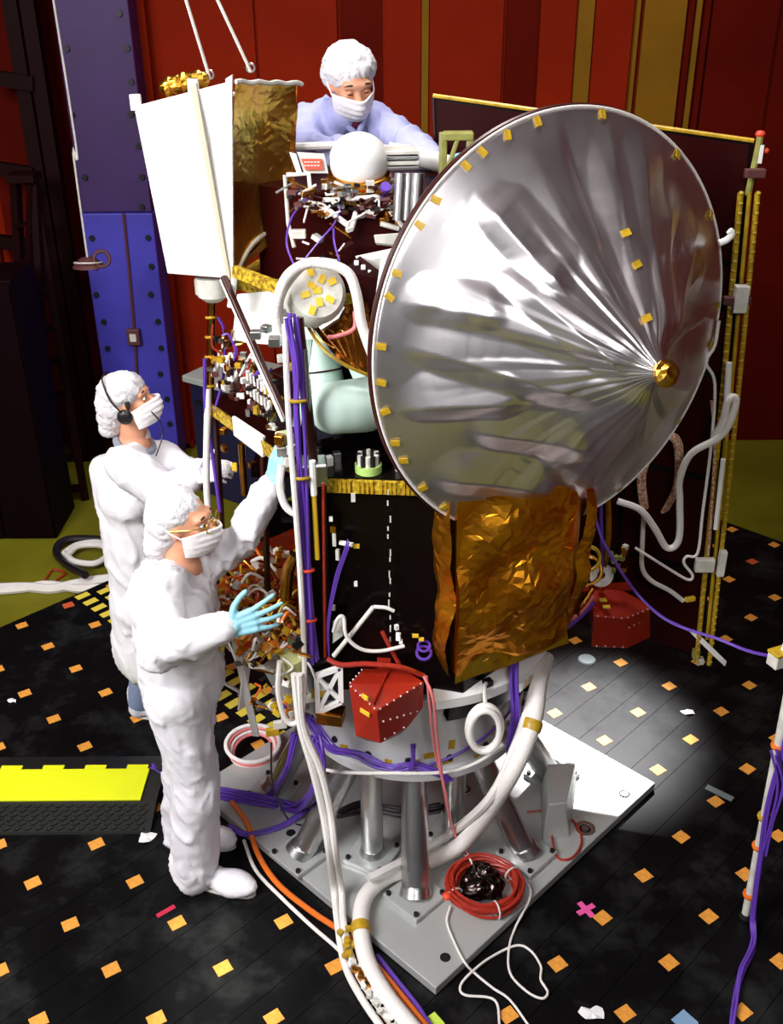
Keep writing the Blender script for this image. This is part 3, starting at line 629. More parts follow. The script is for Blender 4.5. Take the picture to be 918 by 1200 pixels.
# reaction wheel on the left front
wc = Y(368, 345, -.34); wd = V((.25, -.85, .45)).normalized()
wh = obj('wheel_housing', lathe([(0, .055), (.035, .055), (.085, .05), (.10, .03), (.105, -.03), (.09, -.07), (.0, -.07)], 40, axis_mt(wc, wd)), 'offwhite', S, True)
obj('wheel_cone', lathe([(.085, -.06), (.06, -.15), (0, -.15)], 32, axis_mt(wc, wd)), 'alu', wh, True)
for k in range(9):
    a = k*2.4; q = axis_mt(wc, wd) @ V((math.cos(a)*.02*(k**.5), math.sin(a)*.02*(k**.5)*1.3, .058)); obj('tape_tab', box((0, 0, 0), (.028, .02, .003), mt=axis_mt(q, wd) @ Matrix.Rotation(a, 4, 'Z')), 'yellowtag', wh)
obj('wheel_bracket', slab([Y(325, 372, -.36), Y(345, 345, -.38), Y(362, 372, -.40), Y(345, 392, -.40)], .03, V((-.2, -.9, .3)).normalized()), 'alu', S, bevel=.004)
rod('wheel_clamp', [(375, 385, -.38), (395, 372, -.36), (402, 360, -.34)], .014, 'alu')
rod('white_hose', [(328, 388, -.44), (324, 360, -.45), (336, 325, -.44), (360, 309, -.42), (385, 310, -.42), (408, 320, -.42), (418, 345, -.43), (424, 380, -.44), (436, 415, -.46)], .017, 'wirew', 10, 6)
rod('white_hose', [(330, 390, -.42), (330, 350, -.43), (350, 318, -.42), (372, 306, -.40), (395, 308, -.40)], .010, 'offwhite', 8, 6)
rod('white_hose', [(385, 395, -.42), (395, 394, -.44), (415, 385, -.43), (416, 365, -.42)], .007, 'wirepink', 8, 6)
rod('dish_strut', [(452, 300, -.36), (440, 390, -.46), (440, 450, -.5)], .014, 'white', 10, 3)
# black and white diagonal strut, gold pole, left posts
rod('diagonal_strut', [(262, 325, -.05), (336, 492, -.42)], .013, 'strut', 10)
rod('diagonal_strut', [(259, 328, -.055), (332, 494, -.43)], .006, 'wirew', 8)
rod('white_strut', [(276, 318, -.05), (270, 360, -.06)], .012, 'wirew', 8)
gp = rod('gold_pole', [(249, 326, .16), (246, 470, .16)], .016, 'copper', 12)
for py in (350, 372, 395, 418, 452): obj('pole_clip', torus(Y(248.5-(py-326)*.02, py, .16), .019, .005, (0, .2, 1), 14, 6), 'kapton', gp, True)
rod('white_pole', [(244, 455, .15), (242, 560, .12), (246, 620, .10)], .014, 'wirew', 10, 4)
rod('pole_wires', [(240, 420, .14), (241, 480, .14), (250, 540, .13), (258, 600, .1)], .008, 'wirep', 6, 5)
rod('pole_wires', [(256, 372, .14), (263, 390, .14), (262, 440, .14), (252, 480, .14)], .006, 'wirep', 6, 5)
obj('pole_flange', lathe([(0, .0), (.06, .0), (.06, .05), (.05, .06), (0, .06)], 24, Matrix.Translation(Y(248, 343, .16))), 'offwhite', S, True)
rod('short_gold_post', [(283, 520, .0), (287, 580, .0)], .014, 'copper', 10)
for px, py, mn in ((263, 525, 'copper'), (266, 545, 'offwhite'), (275, 547, 'yellowtag'), (262, 505, 'copper'), (296, 545, 'copper')): obj('side_fitting', box(Y(px, py, .02), (.03, .02, .025), px), mn, S, bevel=.003)
obj('white_side_panel', slab([Y(272, 488, -.05), Y(308, 512, -.2), Y(308, 536, -.2), Y(274, 510, -.05)], .012, V((-.75, -.65, 0))), 'whitebox', S)
# electronics on the left of the deck
eb = obj('electronics_box', prism([(-.58, -.15), (-.47, -.30), (-.41, -.22), (-.52, -.08)], DZ+.034, DZ+.28), 'maroon', S, bevel=.005)
obj('white_panel', slab([Y(278, 345, .05), Y(330, 340, -.02), Y(330, 405, -.10), Y(272, 400, 0)], .02, V((-.4, -.9, .1)).normalized()), 'white', S)
rd = random.Random(21)
for k in range(150):
    t = rd.random(); px, py = 252+t*70+rd.uniform(-6, 14), 412+t*62+rd.uniform(-22, 34)
    if px > 322: px = 322-rd.random()*6
    p = Y(px, py, .10-.42*t-rd.random()*.05); s = (rd.uniform(.008, .03), rd.uniform(.010, .025), rd.uniform(.008, .03))
    obj('electronic_part', box(p, s, rd.uniform(-1, 1)), rd.choice(('offwhite', 'alu', 'copper', 'white', 'bolt', 'strut', 'kapton', 'conduit', 'bolt', 'maroon')), S)
for k in range(7):
    for j in range(2): obj('relay', box(Y(291+4.2*k, 440+3.2*k+16*j, -.20-.02*k), (.011, .012, .035), -.9), ('white', 'offwhite')[k % 2], S)
for k in range(22):
    t = rd.random(); p = [V(Y(255+t*70+rd.uniform(-8, 8), 400+t*70+rd.uniform(-25, 25), .05-.4*t)) for _ in range(3)]
    obj('loose_wire', tube(p, .0045, 5, 5), rd.choice(('wirew', 'wirep', 'wirew', 'copper', 'wirer')), S, True)
obj('deck_cable', tube([Y(250, 440, .12), Y(262, 420, .05), Y(282, 425, -.05), Y(270, 450, .02), Y(256, 452, .1)], .010, 8), 'wirew', S, True)
for px, py, s in ((322, 400, .04), (312, 385, .03), (330, 420, .03), (300, 392, .035), (338, 430, .03)): obj('small_unit', box(Y(px, py, -.25), (s, s, s*.8), px), rd.choice(('alu', 'offwhite', 'kapton')), S, bevel=.003)
gk = obj('green_block', box(Y(334, 518, -.46), (.055, .05, .07), .4), mat('pale_lime', (.62, .75, .40), .5), S, bevel=.006)
# shelf on the left below deck, heaped with gold fittings
SZ = 1.17
sh = [(-.92, .18), (-.82, -.02), (-.44, -.52), (-.34, -.40), (-.30, .30), (-.5, .5)]
shelf = obj('lower_shelf', prism(sh, SZ-.04, SZ), 'bronze', S)
fo2 = obj('shelf_foil', foil([(-.90, .14, SZ+.02), (-.45, -.50, SZ+.02), (-.34, -.3, SZ+.04), (-.46, .44, SZ+.04)], 30, 16, .02, 9), 'copper', S)
rd = random.Random(33)
for k in range(280):
    px, py = rd.uniform(250, 348), rd.uniform(645, 790)
    z = SZ+rd.uniform(.02, .09); p = Z(px, py, z)
    if not (-.93 < p.x < -.32 and -.55 < p.y < .4): continue
    if rd.random() < .62:
        s = (rd.uniform(.010, .045), rd.uniform(.010, .03), rd.uniform(.008, .03))
        obj('shelf_fitting', box(p, s, mt=Matrix.Translation(p) @ Matrix.Rotation(rd.uniform(0, 3), 4, 'Z') @ Matrix.Rotation(rd.uniform(-.4, .4), 4, 'X')), rd.choice(('copper', 'gold', 'copper', 'offwhite', 'wireo', 'offwhite', 'kapton', 'goldpale', 'wirer')), S)
    else:
        q = V((rd.uniform(-.06, .06), rd.uniform(-.06, .06), rd.uniform(0, .05))); obj('shelf_wire', tube([p-q, p+V((0, 0, .03)), p+V((q.x, q.y, -q.z*.3))], rd.uniform(.004, .008), 6, 5), rd.choice(('copper', 'wireo', 'wirew', 'kapton', 'wirer')), S, True)
for k in range(3): obj('support_strut', bar((-.86+.22*k, .14-.3*k, SZ), (-.84+.22*k, .16-.3*k, DZ-.02), .018, .018), 'strut', S)
obj('gold_elbow', tube([Y(335, 700, -.52), Y(338, 668, -.52), Y(346, 650, -.52)], .022, 10, 4), 'copper', S, True)
# grey mechanism under the shelf and the little X-braced white frame
me_ = obj('grey_mechanism', prism([(-.56, -.52), (-.43, -.57), (-.37, -.46), (-.50, -.40)], .92, 1.10, [(-.64, -.50), (-.47, -.58), (-.38, -.44), (-.56, -.36)]), 'alupaint', S, bevel=.008)
for k in range(60):
    px, py = rd.uniform(292, 352), rd.uniform(738, 835); p = Y(px, py, -.60+rd.uniform(-.03, .03)); s = (rd.uniform(.008, .04), rd.uniform(.01, .025), rd.uniform(.006, .03))
    if k % 3: obj('mechanism_part', box(p, s, mt=Matrix.Translation(p) @ Matrix.Rotation(rd.uniform(-1, 1), 4, 'Z') @ Matrix.Rotation(rd.uniform(-.8, .8), 4, 'Y')), rd.choice(('alu', 'offwhite', 'white', 'kapton', 'yellowtag', 'alu', 'copper', 'bolt')), S)
    else: obj('mechanism_wire', tube([p, p+V((rd.uniform(-.05, .05), -.02, rd.uniform(-.05, .02))), p+V((rd.uniform(-.08, .08), -.01, rd.uniform(-.1, .04)))], .0045, 6, 5), rd.choice(('wirew', 'wirep', 'wirew', 'wireo', 'copper')), S, True)
obj('white_u_hose', tube([Y(328, 775, -.65), Y(326, 810, -.66), Y(334, 842, -.66), Y(345, 848, -.66), Y(352, 835, -.66), Y(354, 790, -.65)], .010, 8), 'wirew', S, True)
obj('white_u_hose', tube([Y(330, 545, -.56), Y(328, 570, -.58), Y(334, 592, -.59), Y(346, 602, -.59), Y(354, 600, -.58)], .013, 8), 'wirew', S, True)
for px, py in ((330, 528), (338, 540), (328, 515), (342, 527)): obj('corner_block', box(Y(px, py, -.50), (.03, .03, .035), px), rd.choice(('alu', 'offwhite', 'copper')), S, bevel=.003)
for k in range(8): obj('mechanism_plate', box(V((-.60+.03*k, -.585+.005*(k % 3), .86+.03*k)), (.05, .02, .03), .2), rd.choice(('alu', 'offwhite', 'kapton')), S, bevel=.002)
obj('yellow_motor', cyl(Y(342, 768, -.60), Y(346, 796, -.55), .042, 20), mat('pale_olive', (.50, .52, .22), .5), S, True)
xa_, xb_, za, zb = Y(370, 790, -.58), Y(399, 783, -.58), 0, 0
fr = [Y(371, 792, -.60), Y(399, 782, -.60), Y(400, 822, -.60), Y(373, 834, -.60)]
xf_ = obj('x_frame', join(*[bar(fr[i], fr[(i+1) % 4], .018, .018) for i in range(4)], bar(fr[0], fr[2], .014, .014), bar(fr[1], fr[3], .014, .014)), 'white', S)
obj('x_frame_back', box((fr[0]+fr[2])/2+V((-.01, .05, 0)), (.085, .07, .13)), 'bolt', xf_)
obj('x_frame_foot', box(Y(388, 838, -.59), (.10, .07, .05), -.2), 'copper', xf_, bevel=.004)
# post between shelf and ring
for px, py in ((300, 760), (335, 800), (275, 740)):
    p = Z(px, py, 1.1); obj('shelf_leg', bar(p, RC+V((p.x*.6, p.y*.55, .93)), .03, .03), 'wirew', S)

# gold foil module right of the black front, under the dish
gtop = [V((-.005, -.47, 1.86)), V((.075, -.60, 1.86)), V((.50, -.46, 1.86)), V((.53, -.40, 1.86)), V((.42, .05, 1.86)), V((.1, .0, 1.86))]
gbot = [V((.03, -.44, 1.10)), V((.085, -.585, 1.12)), V((.50, -.45, 1.20)), V((.54, -.38, 1.22)), V((.45, .05, 1.20)), V((.12, .0, 1.12))]
gm = obj('foil_module', ([*gbot, *gtop], [(5, 4, 3, 2, 1, 0), (6, 7, 8, 9, 10, 11)]+[(i, (i+1) % 6, 6+(i+1) % 6, 6+i) for i in range(6)]), 'gold', S)
for i, (sd, amp) in enumerate(((2, .048), (5, .056), (8, .045), (11, .045))):
    a, b = gbot[i], gbot[i+1]; c, d = gtop[i+1], gtop[i]
    n = (b-a).cross(d-a).normalized()*.012
    nu = max(6, int((b-a).length*70)); obj('foil_sheet', foil([a+n, b+n, c+n, d+n], nu, 46, amp, sd, .035), 'gold', gm, fix=False)
obj('foil_skirt', foil([gbot[1]+V((0, -.02, -.03)), gbot[2]+V((.02, -.02, -.03)), gbot[2]+V((0, .0, .05)), gbot[1]+V((0, 0, .06))], 30, 6, .03, 15), 'goldpale', gm, fix=False)

# ------------------------------------------------------------------ dish antenna
dc = V((.426, -.36, 2.329)); dn = V((.4793, -.8767, .0416)).normalized(); DR = .70
s_ = dn.cross(V((0, 0, 1))).normalized()*-1; t_ = s_.cross(dn)*-1
if t_.z < 0: t_ = -t_
s_ = t_.cross(dn).normalized()
if s_.x < 0: s_ = -s_
ap = None
HA = .49
# apex measured against the rim plane from the feed's pixel
best = None
for k in range(200):
    q = dc+dn*(.30+k*.002); pp = proj(q); e = (pp[0]-780)**2+(pp[1]-436)**2
    if best is None or e < best[0]: best = (e, q)
ap = best[1]
dish = obj('dish_antenna', lathe([(DR-.004, 0), (DR-.10, -.10), (DR-.28, -.19), (.16, -.25), (.0, -.26)], 64, axis_mt(dc, dn)), 'strut', S, True); tag(dish, 'large round dish antenna under a creased silver blanket')
rd = random.Random(17)
NT, NR = 480, 110
# ridge/valley angles
def fold_fn(seed, n, jit):
    r = random.Random(seed); th = sorted([(k+r.uniform(-jit, jit))/n*2*math.pi for k in range(n)]); hv = [r.uniform(.35, 1)*(1 if k % 2 else -1) for k in range(n)]
    def f(a):
        a %= 2*math.pi
        for k in range(n):
            a0 = th[k]; a1 = th[(k+1) % n]+(2*math.pi if k == n-1 else 0)
            for aa in (a, a+2*math.pi):
                if a0 <= aa <= a1:
                    u = (aa-a0)/(a1-a0+1e-9); return hv[k]+(hv[(k+1) % n]-hv[k])*u
        return 0
    return f
f1, f2, f3 = fold_fn(3, 16, .36), fold_fn(8, 30, .4), fold_fn(21, 64, .4)
T1 = [f1(2*math.pi*i/NT) for i in range(NT)]; T2 = [f2(2*math.pi*i/NT) for i in range(NT)]; T3 = [f3(2*math.pi*i/NT) for i in range(NT)]
# long creases of the blanket: ends, height, gentle width, steep width (steep side lies to the right of travel)
CRE = [(100, 515, 520, 640, .036, 70, 22), (85, 640, 385, 640, .032, 42, 18), (245, 693, 490, 725, .030, 36, 18), (300, 368, 570, 600, .034, 60, 20), (190, 405, 540, 560, .020, 50, 25), (245, 215, 440, 430, .028, 50, 22),
       (150, 775, 440, 810, .028, 36, 15), (430, 835, 600, 590, .045, 60, 26), (450, 850, 700, 560, .030, 18, 24), (400, 40, 606, 548, -.014, 28, 12), (600, 530, 495, 50, .020, 28, 14), (622, 555, 560, 60, .036, 30, 26), (630, 548, 632, 190, .040, 24, 30), (642, 545, 690, 250, .026, 22, 20), (90, 430, 330, 470, .020, 40, 22)]
CRE = [(410+a_*.6048, 94+b_*.6048, 410+c_*.6048, 94+d_*.6048, h_, w_, v_) for a_, b_, c_, d_, h_, w_, v_ in CRE]
def crease(p):
    x, y = proj(p); r_ = 0
    for x0, y0, x1, y1, A_, wa, wb in CRE:
        dx, dy = x1-x0, y1-y0; L2 = dx*dx+dy*dy; t = ((x-x0)*dx+(y-y0)*dy)/L2
        if t <= 0 or t >= 1: continue
        dd = ((y-y0)*dx-(x-x0)*dy)/math.sqrt(L2); k_ = min(1, t*4, (1-t)*4); k_ = k_*k_*(3-2*k_); sc_ = .5+.5*k_
        if -wa*sc_ < dd <= 0: r_ += A_*k_*(1+dd/(wa*sc_))
        elif 0 < dd < wb*sc_: r_ += A_*k_*(1-dd/(wb*sc_))
    return r_
vs = []; fs = []
for j in range(NR+1):
    q = j/NR      # 0 apex .. 1 rim
    for i in range(NT):
        a = 2*math.pi*i/NT
        rim = dc+(s_*math.cos(a)+t_*math.sin(a))*DR
        p = ap.lerp(rim, q)
        tw = int(NT*.012*math.sin(q*3+1))
        e1 = math.sin(math.pi*min(1, q*1.02))**.8 if q < .98 else 0
        sagv = -.055*math.sin(math.pi*q)          # blanket hangs in between feed and rim
        hgt = sagv*(1+.35*math.sin(2*a+1))
        amp = (.018*T1[(i+tw) % NT]*e1*(.22+.78*q) + .006*T2[(i-tw) % NT]*e1*q + .003*T3[i]*e1*(1-q)*1.5) * max(0, 1-q**10)
        wob = .020*noise.noise(p*2.4+V((3, 1, 7)))*e1
        # second set of creases that gather at the lower rim
        lo = dc+(s_*math.cos(-1.40)+t_*math.sin(-1.40))*DR*.93; dv = p-lo; aa = math.atan2(dv.dot(t_), dv.dot(s_)); dl = (dv-dn*dv.dot(dn)).length
        w2_ = crease(p)*max(0, 1-q**12)*min(1, q*8)
        vs.append(p+dn*(hgt+amp+wob+w2_))
for j in range(NR):
    for i in range(NT): fs.append((j*NT+i, j*NT+(i+1) % NT, (j+1)*NT+(i+1) % NT, (j+1)*NT+i))
k0 = len(vs)
for i in range(NT):
    a = 2*math.pi*i/NT; vs.append(dc+(s_*math.cos(a)+t_*math.sin(a))*(DR+.004)-dn*.035)
for i in range(NT): fs.append((NR*NT+i, NR*NT+(i+1) % NT, k0+(i+1) % NT, k0+i))
bl = obj('silver_blanket', (vs, fs), 'silver', dish, 'full')
if bl.data.polygons[100].normal.dot(dn) < 0:
    bl.data.flip_normals()
obj('rim_hoop', torus(dc-dn*.022, DR+.004, .012, dn, 128, 8), 'strut', dish, True)
obj('rim_bead', torus(dc-dn*.004, DR+.006, .0045, dn, 128, 6), 'wirew', dish, True)
tt = mesh_data('rim_tape', box((0, 0, 0), (.030, .020, .003)), 'kapton')
for k in range(40):
    a = 2*math.pi*(k+rd.uniform(-.3, .3))/40
    if not (math.radians(95) < a < math.radians(285)) and k % 3: continue
    rad = s_*math.cos(a)+t_*math.sin(a); slope = (ap-dc-rad*DR).normalized()
    p = dc+rad*(DR-.012)+dn*.010; nn = (dn*.8+rad*.5).normalized()
    inst('rim_tape', tt, axis_mt(p, nn) @ Matrix.Rotation(a+rd.uniform(-.4, .4), 4, 'Z'), dish)
fd = obj('feed_cap', lathe([(0, .03), (.018, .032), (.030, .02), (.042, .012), (.040, .0), (.02, -.01), (0, -.01)], 14, axis_mt(ap+dn*.0, (dn+V((0, 0, .5))).normalized())), 'goldpale', dish)
crumple(fd, .008, 40, 3)
for px, py, f_ in ((733, 273, .45), (748, 310, .33), (757, 372, .18)):
    # seam tapes on the upper crease
    d_ = ray(px, py); n_ = dn; q = (dc-CAM).dot(n_)/d_.dot(n_); best = None
    for v in list(bl.data.vertices)[::3]:
        pr_ = proj(v.co); e = (pr_[0]-px)**2+(pr_[1]-py)**2
        if best is None or e < best[0]: best = (e, v)
    obj('seam_tape', box((0, 0, 0), (.03, .022, .002), mt=axis_mt(best[1].co+best[1].normal*.003, best[1].normal) @ Matrix.Rotation(.3, 4, 'Z')), 'kapton', dish)
obj('hook_tab', tube([Y(843, 285, -.1), Y(852, 281, -.1), Y(858, 274, -.1), Y(855, 270, -.1)], .012, 8, 4), 'white', dish, True)
obj('dish_boom', cyl(dc-dn*.25, V((.2, -.02, 2.3)), .07, 20), 'strut', dish, True)
# olive clamp above the dish
oc = Y(537, 170, -.02)
obj('olive_clamp', join(box(oc+V((0, 0, .03)), (.10, .06, .025)), box(oc+V((-.05, 0, -.04)), (.022, .05, .16), .1), box(oc+V((.04, .0, -.01)), (.024, .05, .07)), bar(oc+V((-.05, -.02, -.12)), oc+V((0, -.02, .03)), .015, .015)), 'olive', S, bevel=.004)
obj('clamp_arm', bar(oc+V((-.05, .0, -.11)), V((.1, .1, 2.6)), .03, .03), 'olive', S)
# ------------------------------------------------------------------ stowed solar panel behind the dish
P0, P1 = Y(508, 112, .50), Y(884, 165, .12); P3 = Y(822, 770, .12); P2 = P0+(P3-P1)
pn = (P1-P0).cross(P2-P0).normalized()
if pn.y > 0: pn = -pn
sp_ = obj('solar_panel', slab([P0, P1, P3, P2], .03, pn), 'black', S); tag(sp_, 'tall dark solar panel with gold edging behind the dish')
rows = 5; cols = 3
for r_ in range(rows):
    for c_ in range(cols):
        e = .012; f_ = lambda a, b: (P0.lerp(P1, a)).lerp(P2.lerp(P3, a), b)+pn*.004
        obj('cell_panel', slab([f_(c_/cols+e, r_/rows+e*.6), f_((c_+1)/cols-e, r_/rows+e*.6), f_((c_+1)/cols-e, (r_+1)/rows-e*.6), f_(c_/cols+e, (r_+1)/rows-e*.6)], .0035, pn), 'maroon', sp_)
obj('gold_top_edge', tube([P0, P0.lerp(P1, .5), P1], .008, 6, 1), 'kapton', sp_, True)
obj('left_edge', tube([P0, P0.lerp(P2, .3)], .006, 6, 1), 'strut', sp_, True)
# beaded edge truss
for off, rr0 in ((0, .011), (.032, .008), (.060, .010)):
    pts = [P1+V((off-.03, -.03, -.17)), P1.lerp(P3, .5)+V((off-.03, -.03, 0)), P3+V((off-.03, -.03, .02+.10*(off == .032)-.0))]
    if off == .06: pts[2] = pts[2]+V((0, 0, -.04))
    b = obj('gold_edge_rod', tube(pts, rr0, 8, 8), 'kapton', sp_, True)
bd_ = mesh_data('edge_bead', ell((0, 0, 0), (.011, .011, .008), n=8, h=6), 'honey')
for off in (.0, .060):
    for k in range(60): inst('edge_bead', bd_, Matrix.Translation((P1+V((off-.03, -.036, -.17))).lerp(P3+V((off-.03, -.036, 0)), k/59)), sp_)
for px, py, s in ((868, 350, (.05, .04, .10)), (864, 352, (.10, .03, .03)), (846, 660, (.03, .03, .12)), (826, 662, (.08, .03, .06)), (885, 203, (.07, .03, .03))):
    obj('edge_clip', box(Y(px, py, .05), s), 'offwhite' if s[2] > .05 else 'conduit', sp_, bevel=.004)
obj('white_edge_tube', tube([Y(855, 425, .03), Y(852, 470, .03)], .012, 8, 1), 'white', sp_, True)
obj('white_edge_tube', tube([Y(848, 538, .03), Y(839, 620, .03)], .010, 8, 1), 'white', sp_, True)
obj('top_post', tube([P1+V((0, -.02, -.18)), P1+V((.012, -.02, -.02)), P1+V((.012, -.02, .02))], .012, 8, 1), 'olive', sp_, True)
obj('red_tip', ell(P1+V((.012, -.02, .025)), (.018, .018, .012), n=10, h=6), 'redtag', sp_)
obj('red_tip', ell(P1+V((.04, -.02, -.03)), (.012, .012, .010), n=10, h=6), 'redtag', sp_)
obj('white_tip', box(P1+V((.02, -.03, -.04)), (.012, .012, .06)), 'paper', sp_)
# white bottom flap and little clamps at the foot of the panel
obj('white_flap', slab([Y(806, 738, .1), Y(814, 738, .1), Y(852, 775, .05), Y(850, 781, .05), Y(838, 770, .05)], .006, V((0, -.9, .4)).normalized()), 'paper', S)
obj('foot_clamp', box(Y(816, 766, .1), (.03, .03, .045)), 'olive', sp_, bevel=.003); obj('foot_clamp', box(Y(820, 774, .1), (.035, .03, .03)), 'offwhite', sp_, bevel=.003)
obj('foot_clamp', box(Y(809, 702, .1), (.045, .02, .02), .3), 'yellowtag', sp_, bevel=.003)
# ================================================================== WHITE AND GOLD BOX hanging at the upper left
wbx = thing('sunshade_box', 'tapered box with white outer face and crinkled gold side at upper left', 'sunshade')
a, b, c = Y(159, 124, .0), Y(271, 95, -.03), Y(349, 97, .24)
e, f, g = Y(198, 319, .04), Y(273, 325, -.02), Y(344, 258, .20)
d = a+(c-b)*.9; h = e+(g-f)*.9; h.z = e.z+.05
wf = obj('white_face', slab([a, b, f, e], .02), 'whitebox', wbx, bevel=.004)
nw = (b-a).cross(e-a).normalized()
if nw.y > 0: nw = -nw
def onw(s, t, o=.0): return (a.lerp(b, s)).lerp(e.lerp(f, s), t)+nw*o
obj('face_strip', slab([onw(.60, -.03, .03), onw(.66, -.04, .03), onw(.99, 1.0, .03), onw(.93, 1.0, .03)], .028, nw), mat('beige_strip', (.60, .55, .42), .5), wf)
obj('edge_rail', slab([onw(.955, -.02, .02), onw(1.02, -.03, .02), onw(1.02, 1.0, .02), onw(.96, 1.0, .02)], .018, nw), 'white', wf)
obj('side_panel', slab([onw(.67, .015, .006), onw(.95, .01, .006), onw(.955, .9, .006), onw(.92, .9, .006)], .005, nw), mat('light_grey_panel', (.72, .72, .75), .5), wf)
for s in (.02, .62): obj('corner_tab', box(onw(s, -.02, .012), (.035, .02, .05)), 'white', wf, bevel=.003)
ng = (c-b).cross(f-b).normalized()
if ng.y > 0: ng = -ng
gs = obj('gold_side', foil([b+ng*.004, c+ng*.004, g+ng*.004, f+ng*.004], 34, 60, .020, 6, .03), 'goldpale', wbx, fix=False)
tear = [b.lerp(c, t)+ng*.02+V((0, 0, .003*math.sin(t*23))) for t in [k/12 for k in range(13)]]
obj('top_hem', tube(tear, .008, 6, 2), 'offwhite', gs, True)
obj('lower_hem', tube([f, f.lerp(g, .35)+V((0, 0, .05)), f.lerp(g, .7)+V((0, 0, .03)), g], .007, 6, 4), 'offwhite', gs, True)
obj('back_wall', slab([d, c, g, h], .008), 'bronze', wbx); obj('left_wall', slab([a, d, h, e], .008), 'goldpale', wbx)
obj('inner_floor', slab([e+V((0, 0, .03)), f+V((0, 0, .03)), g+V((0, 0, .03)), h+V((0, 0, .03))], .006), 'maroon', wbx)
rd = random.Random(5)
for k in range(7):
    p = a.lerp(b, .25+.06*k)+V((.02, .06, .025+.01*rd.random())); o = obj('gold_frill', ell(p, (.028, .02, .026), n=10, h=7), 'goldpale', wbx); crumple(o, .012, 45, k)
obj('rear_rim', tube([d, d.lerp(c, .5)+V((0, 0, .015)), c], .008, 6, 4), 'offwhite', wbx, True)
obj('mount_socket', lathe([(.03, -.09), (.055, -.07), (.06, 0), (0, 0)], 20, Matrix.Translation(Y(248, 324, .06))), 'offwhite', wbx, True)
# ================================================================== RED PROTECTIVE COVERS
def hull(pts):
    b_ = bmesh.new()
    for p in pts: b_.verts.new(p)
    r = bmesh.ops.convex_hull(b_, input=b_.verts[:]); b_.verts.index_update()
    used = [v for v in b_.verts if v.link_faces]; ix = {v: i for i, v in enumerate(used)}
    me = ([v.co.copy() for v in used], [tuple(ix[v] for v in f_.verts) for f_ in b_.faces]); b_.free(); return me
rvd = mesh_data('rivet', ell((0, 0, 0), (.004, .004, .004), n=8, h=5), 'rivet')
def rivets(par, p, q, n):
    for k in range(n): inst('rivet', rvd, Matrix.Translation(p.lerp(q, (k+.5)/n)), par)
r1 = thing('red_cover', 'glossy red riveted cover hooked on the ring beneath the black body', 'cover')
P = [Y(426, 783, -.57), Y(474, 784, -.57), Y(497, 799, -.64), Y(442, 833, -.78), Y(409, 802, -.68), Y(496, 829, -.64), Y(479, 851, -.68), Y(446, 871, -.76), Y(417, 862, -.70), Y(430, 868, -.55), Y(470, 860, -.55)]
cv = obj('cover_shell', hull(P), 'redcover', r1, bevel=.003)
rg = obj('cover_ridge', hull([Y(452, 786, -.575), Y(460, 786, -.575), Y(440, 828, -.762), Y(434, 826, -.757), Y(456, 785, -.60), Y(438, 824, -.77)]), 'redcover', r1)
o_ = V((0, -.004, .003))
rivets(r1, P[4]+o_, P[3]+o_, 6); rivets(r1, P[3]+o_, P[2]+o_, 7); rivets(r1, P[7]+V((0, -.006, .012)), P[6]+V((0, -.006, .012)), 3); rivets(r1, P[0]+o_, P[4]+o_, 5); rivets(r1, P[3]+V((.01, -.002, -.05)), P[5]+V((-.01, -.004, -.01)), 6)
for px, py, w in ((428, 817, .03), (428, 835, .045)): obj('yellow_label', box(Y(px, py, -.745 if py < 820 else -.752), (w, .006, .016), -.75), 'yellowtag', r1)
obj('hook_strap', bar(P[1].lerp(P[0], .5), P[1].lerp(P[0], .5)+V((0, .12, .02)), .05, .008), 'redcover', r1)
r2 = thing('red_cover', 'red riveted cover at the right below the coil and gold foil', 'cover')
P = [Y(690, 690, .10), Y(722, 687, .12), Y(760, 708, .05), Y(762, 713, .02), Y(733, 725, -.05), Y(696, 722, -.05), Y(762, 747, .02), Y(735, 760, -.05), Y(694, 758, -.05), Y(700, 740, .15), Y(750, 735, .15)]
obj('cover_shell', hull(P), 'redcover', r2, bevel=.003)
rivets(r2, P[5]+o_, P[4]+o_, 4); rivets(r2, P[4]+o_, P[3]+o_, 5); rivets(r2, P[8]+V((0, -.004, .01)), P[7]+V((0, -.004, .01)), 4); rivets(r2, P[4]+V((.01, -.003, -.05)), P[3]+V((-.01, -.003, -.05)), 4)
for px, py in ((707, 703), (711, 711)): obj('yellow_label', box(Y(px, py, -.005-.003*(py-703)), (.03, .02, .006)), 'yellowtag', r2)
obj('top_flange', hull([Y(690, 684, .1), Y(740, 682, .1), Y(742, 692, .1), Y(692, 692, .1), Y(690, 684, .16), Y(740, 682, .16)]), 'redcover', r2)
obj('mount_bracket', bar(Y(700, 690, .12), V((.42, .12, .98)), .05, .03), 'redcover', r2)
# plumbing above the right cover (parts of the spacecraft)
S = sc
obj('orange_pipe', tube([Y(712, 580, .05), Y(713, 620, .05), Y(709, 660, .05), Y(705, 690, .07)], .016, 8), 'copper', S, True)
obj('purple_pipe', tube([Y(704, 580, .02), Y(705, 620, .03), Y(706, 655, .03), Y(705, 690, .08)], .008, 8), 'wirep', S, True)
for k in range(3): obj('white_coil', torus(Y(705, 674, .03), .022+.012*k, .006, (0, -1, .3), 22, 6), 'wirew', S, True)
obj('gold_ring_fitting', torus(Y(690, 655, .0), .05, .008, (.2, -1, .3), 22, 6), 'kapton', S, True); obj('gold_ring_fitting', torus(Y(688, 668, .02), .06, .008, (-.2, -1, .5), 22, 6), 'copper', S, True)
rd = random.Random(9)
for k in range(12): obj('pipe_fitting', box(Y(718+rd.uniform(-6, 16), 645+rd.uniform(-4, 30), .04), (.022, .02, .022), rd.random()*3), rd.choice(('olive', 'offwhite', 'green', 'copper')), S, bevel=.003)
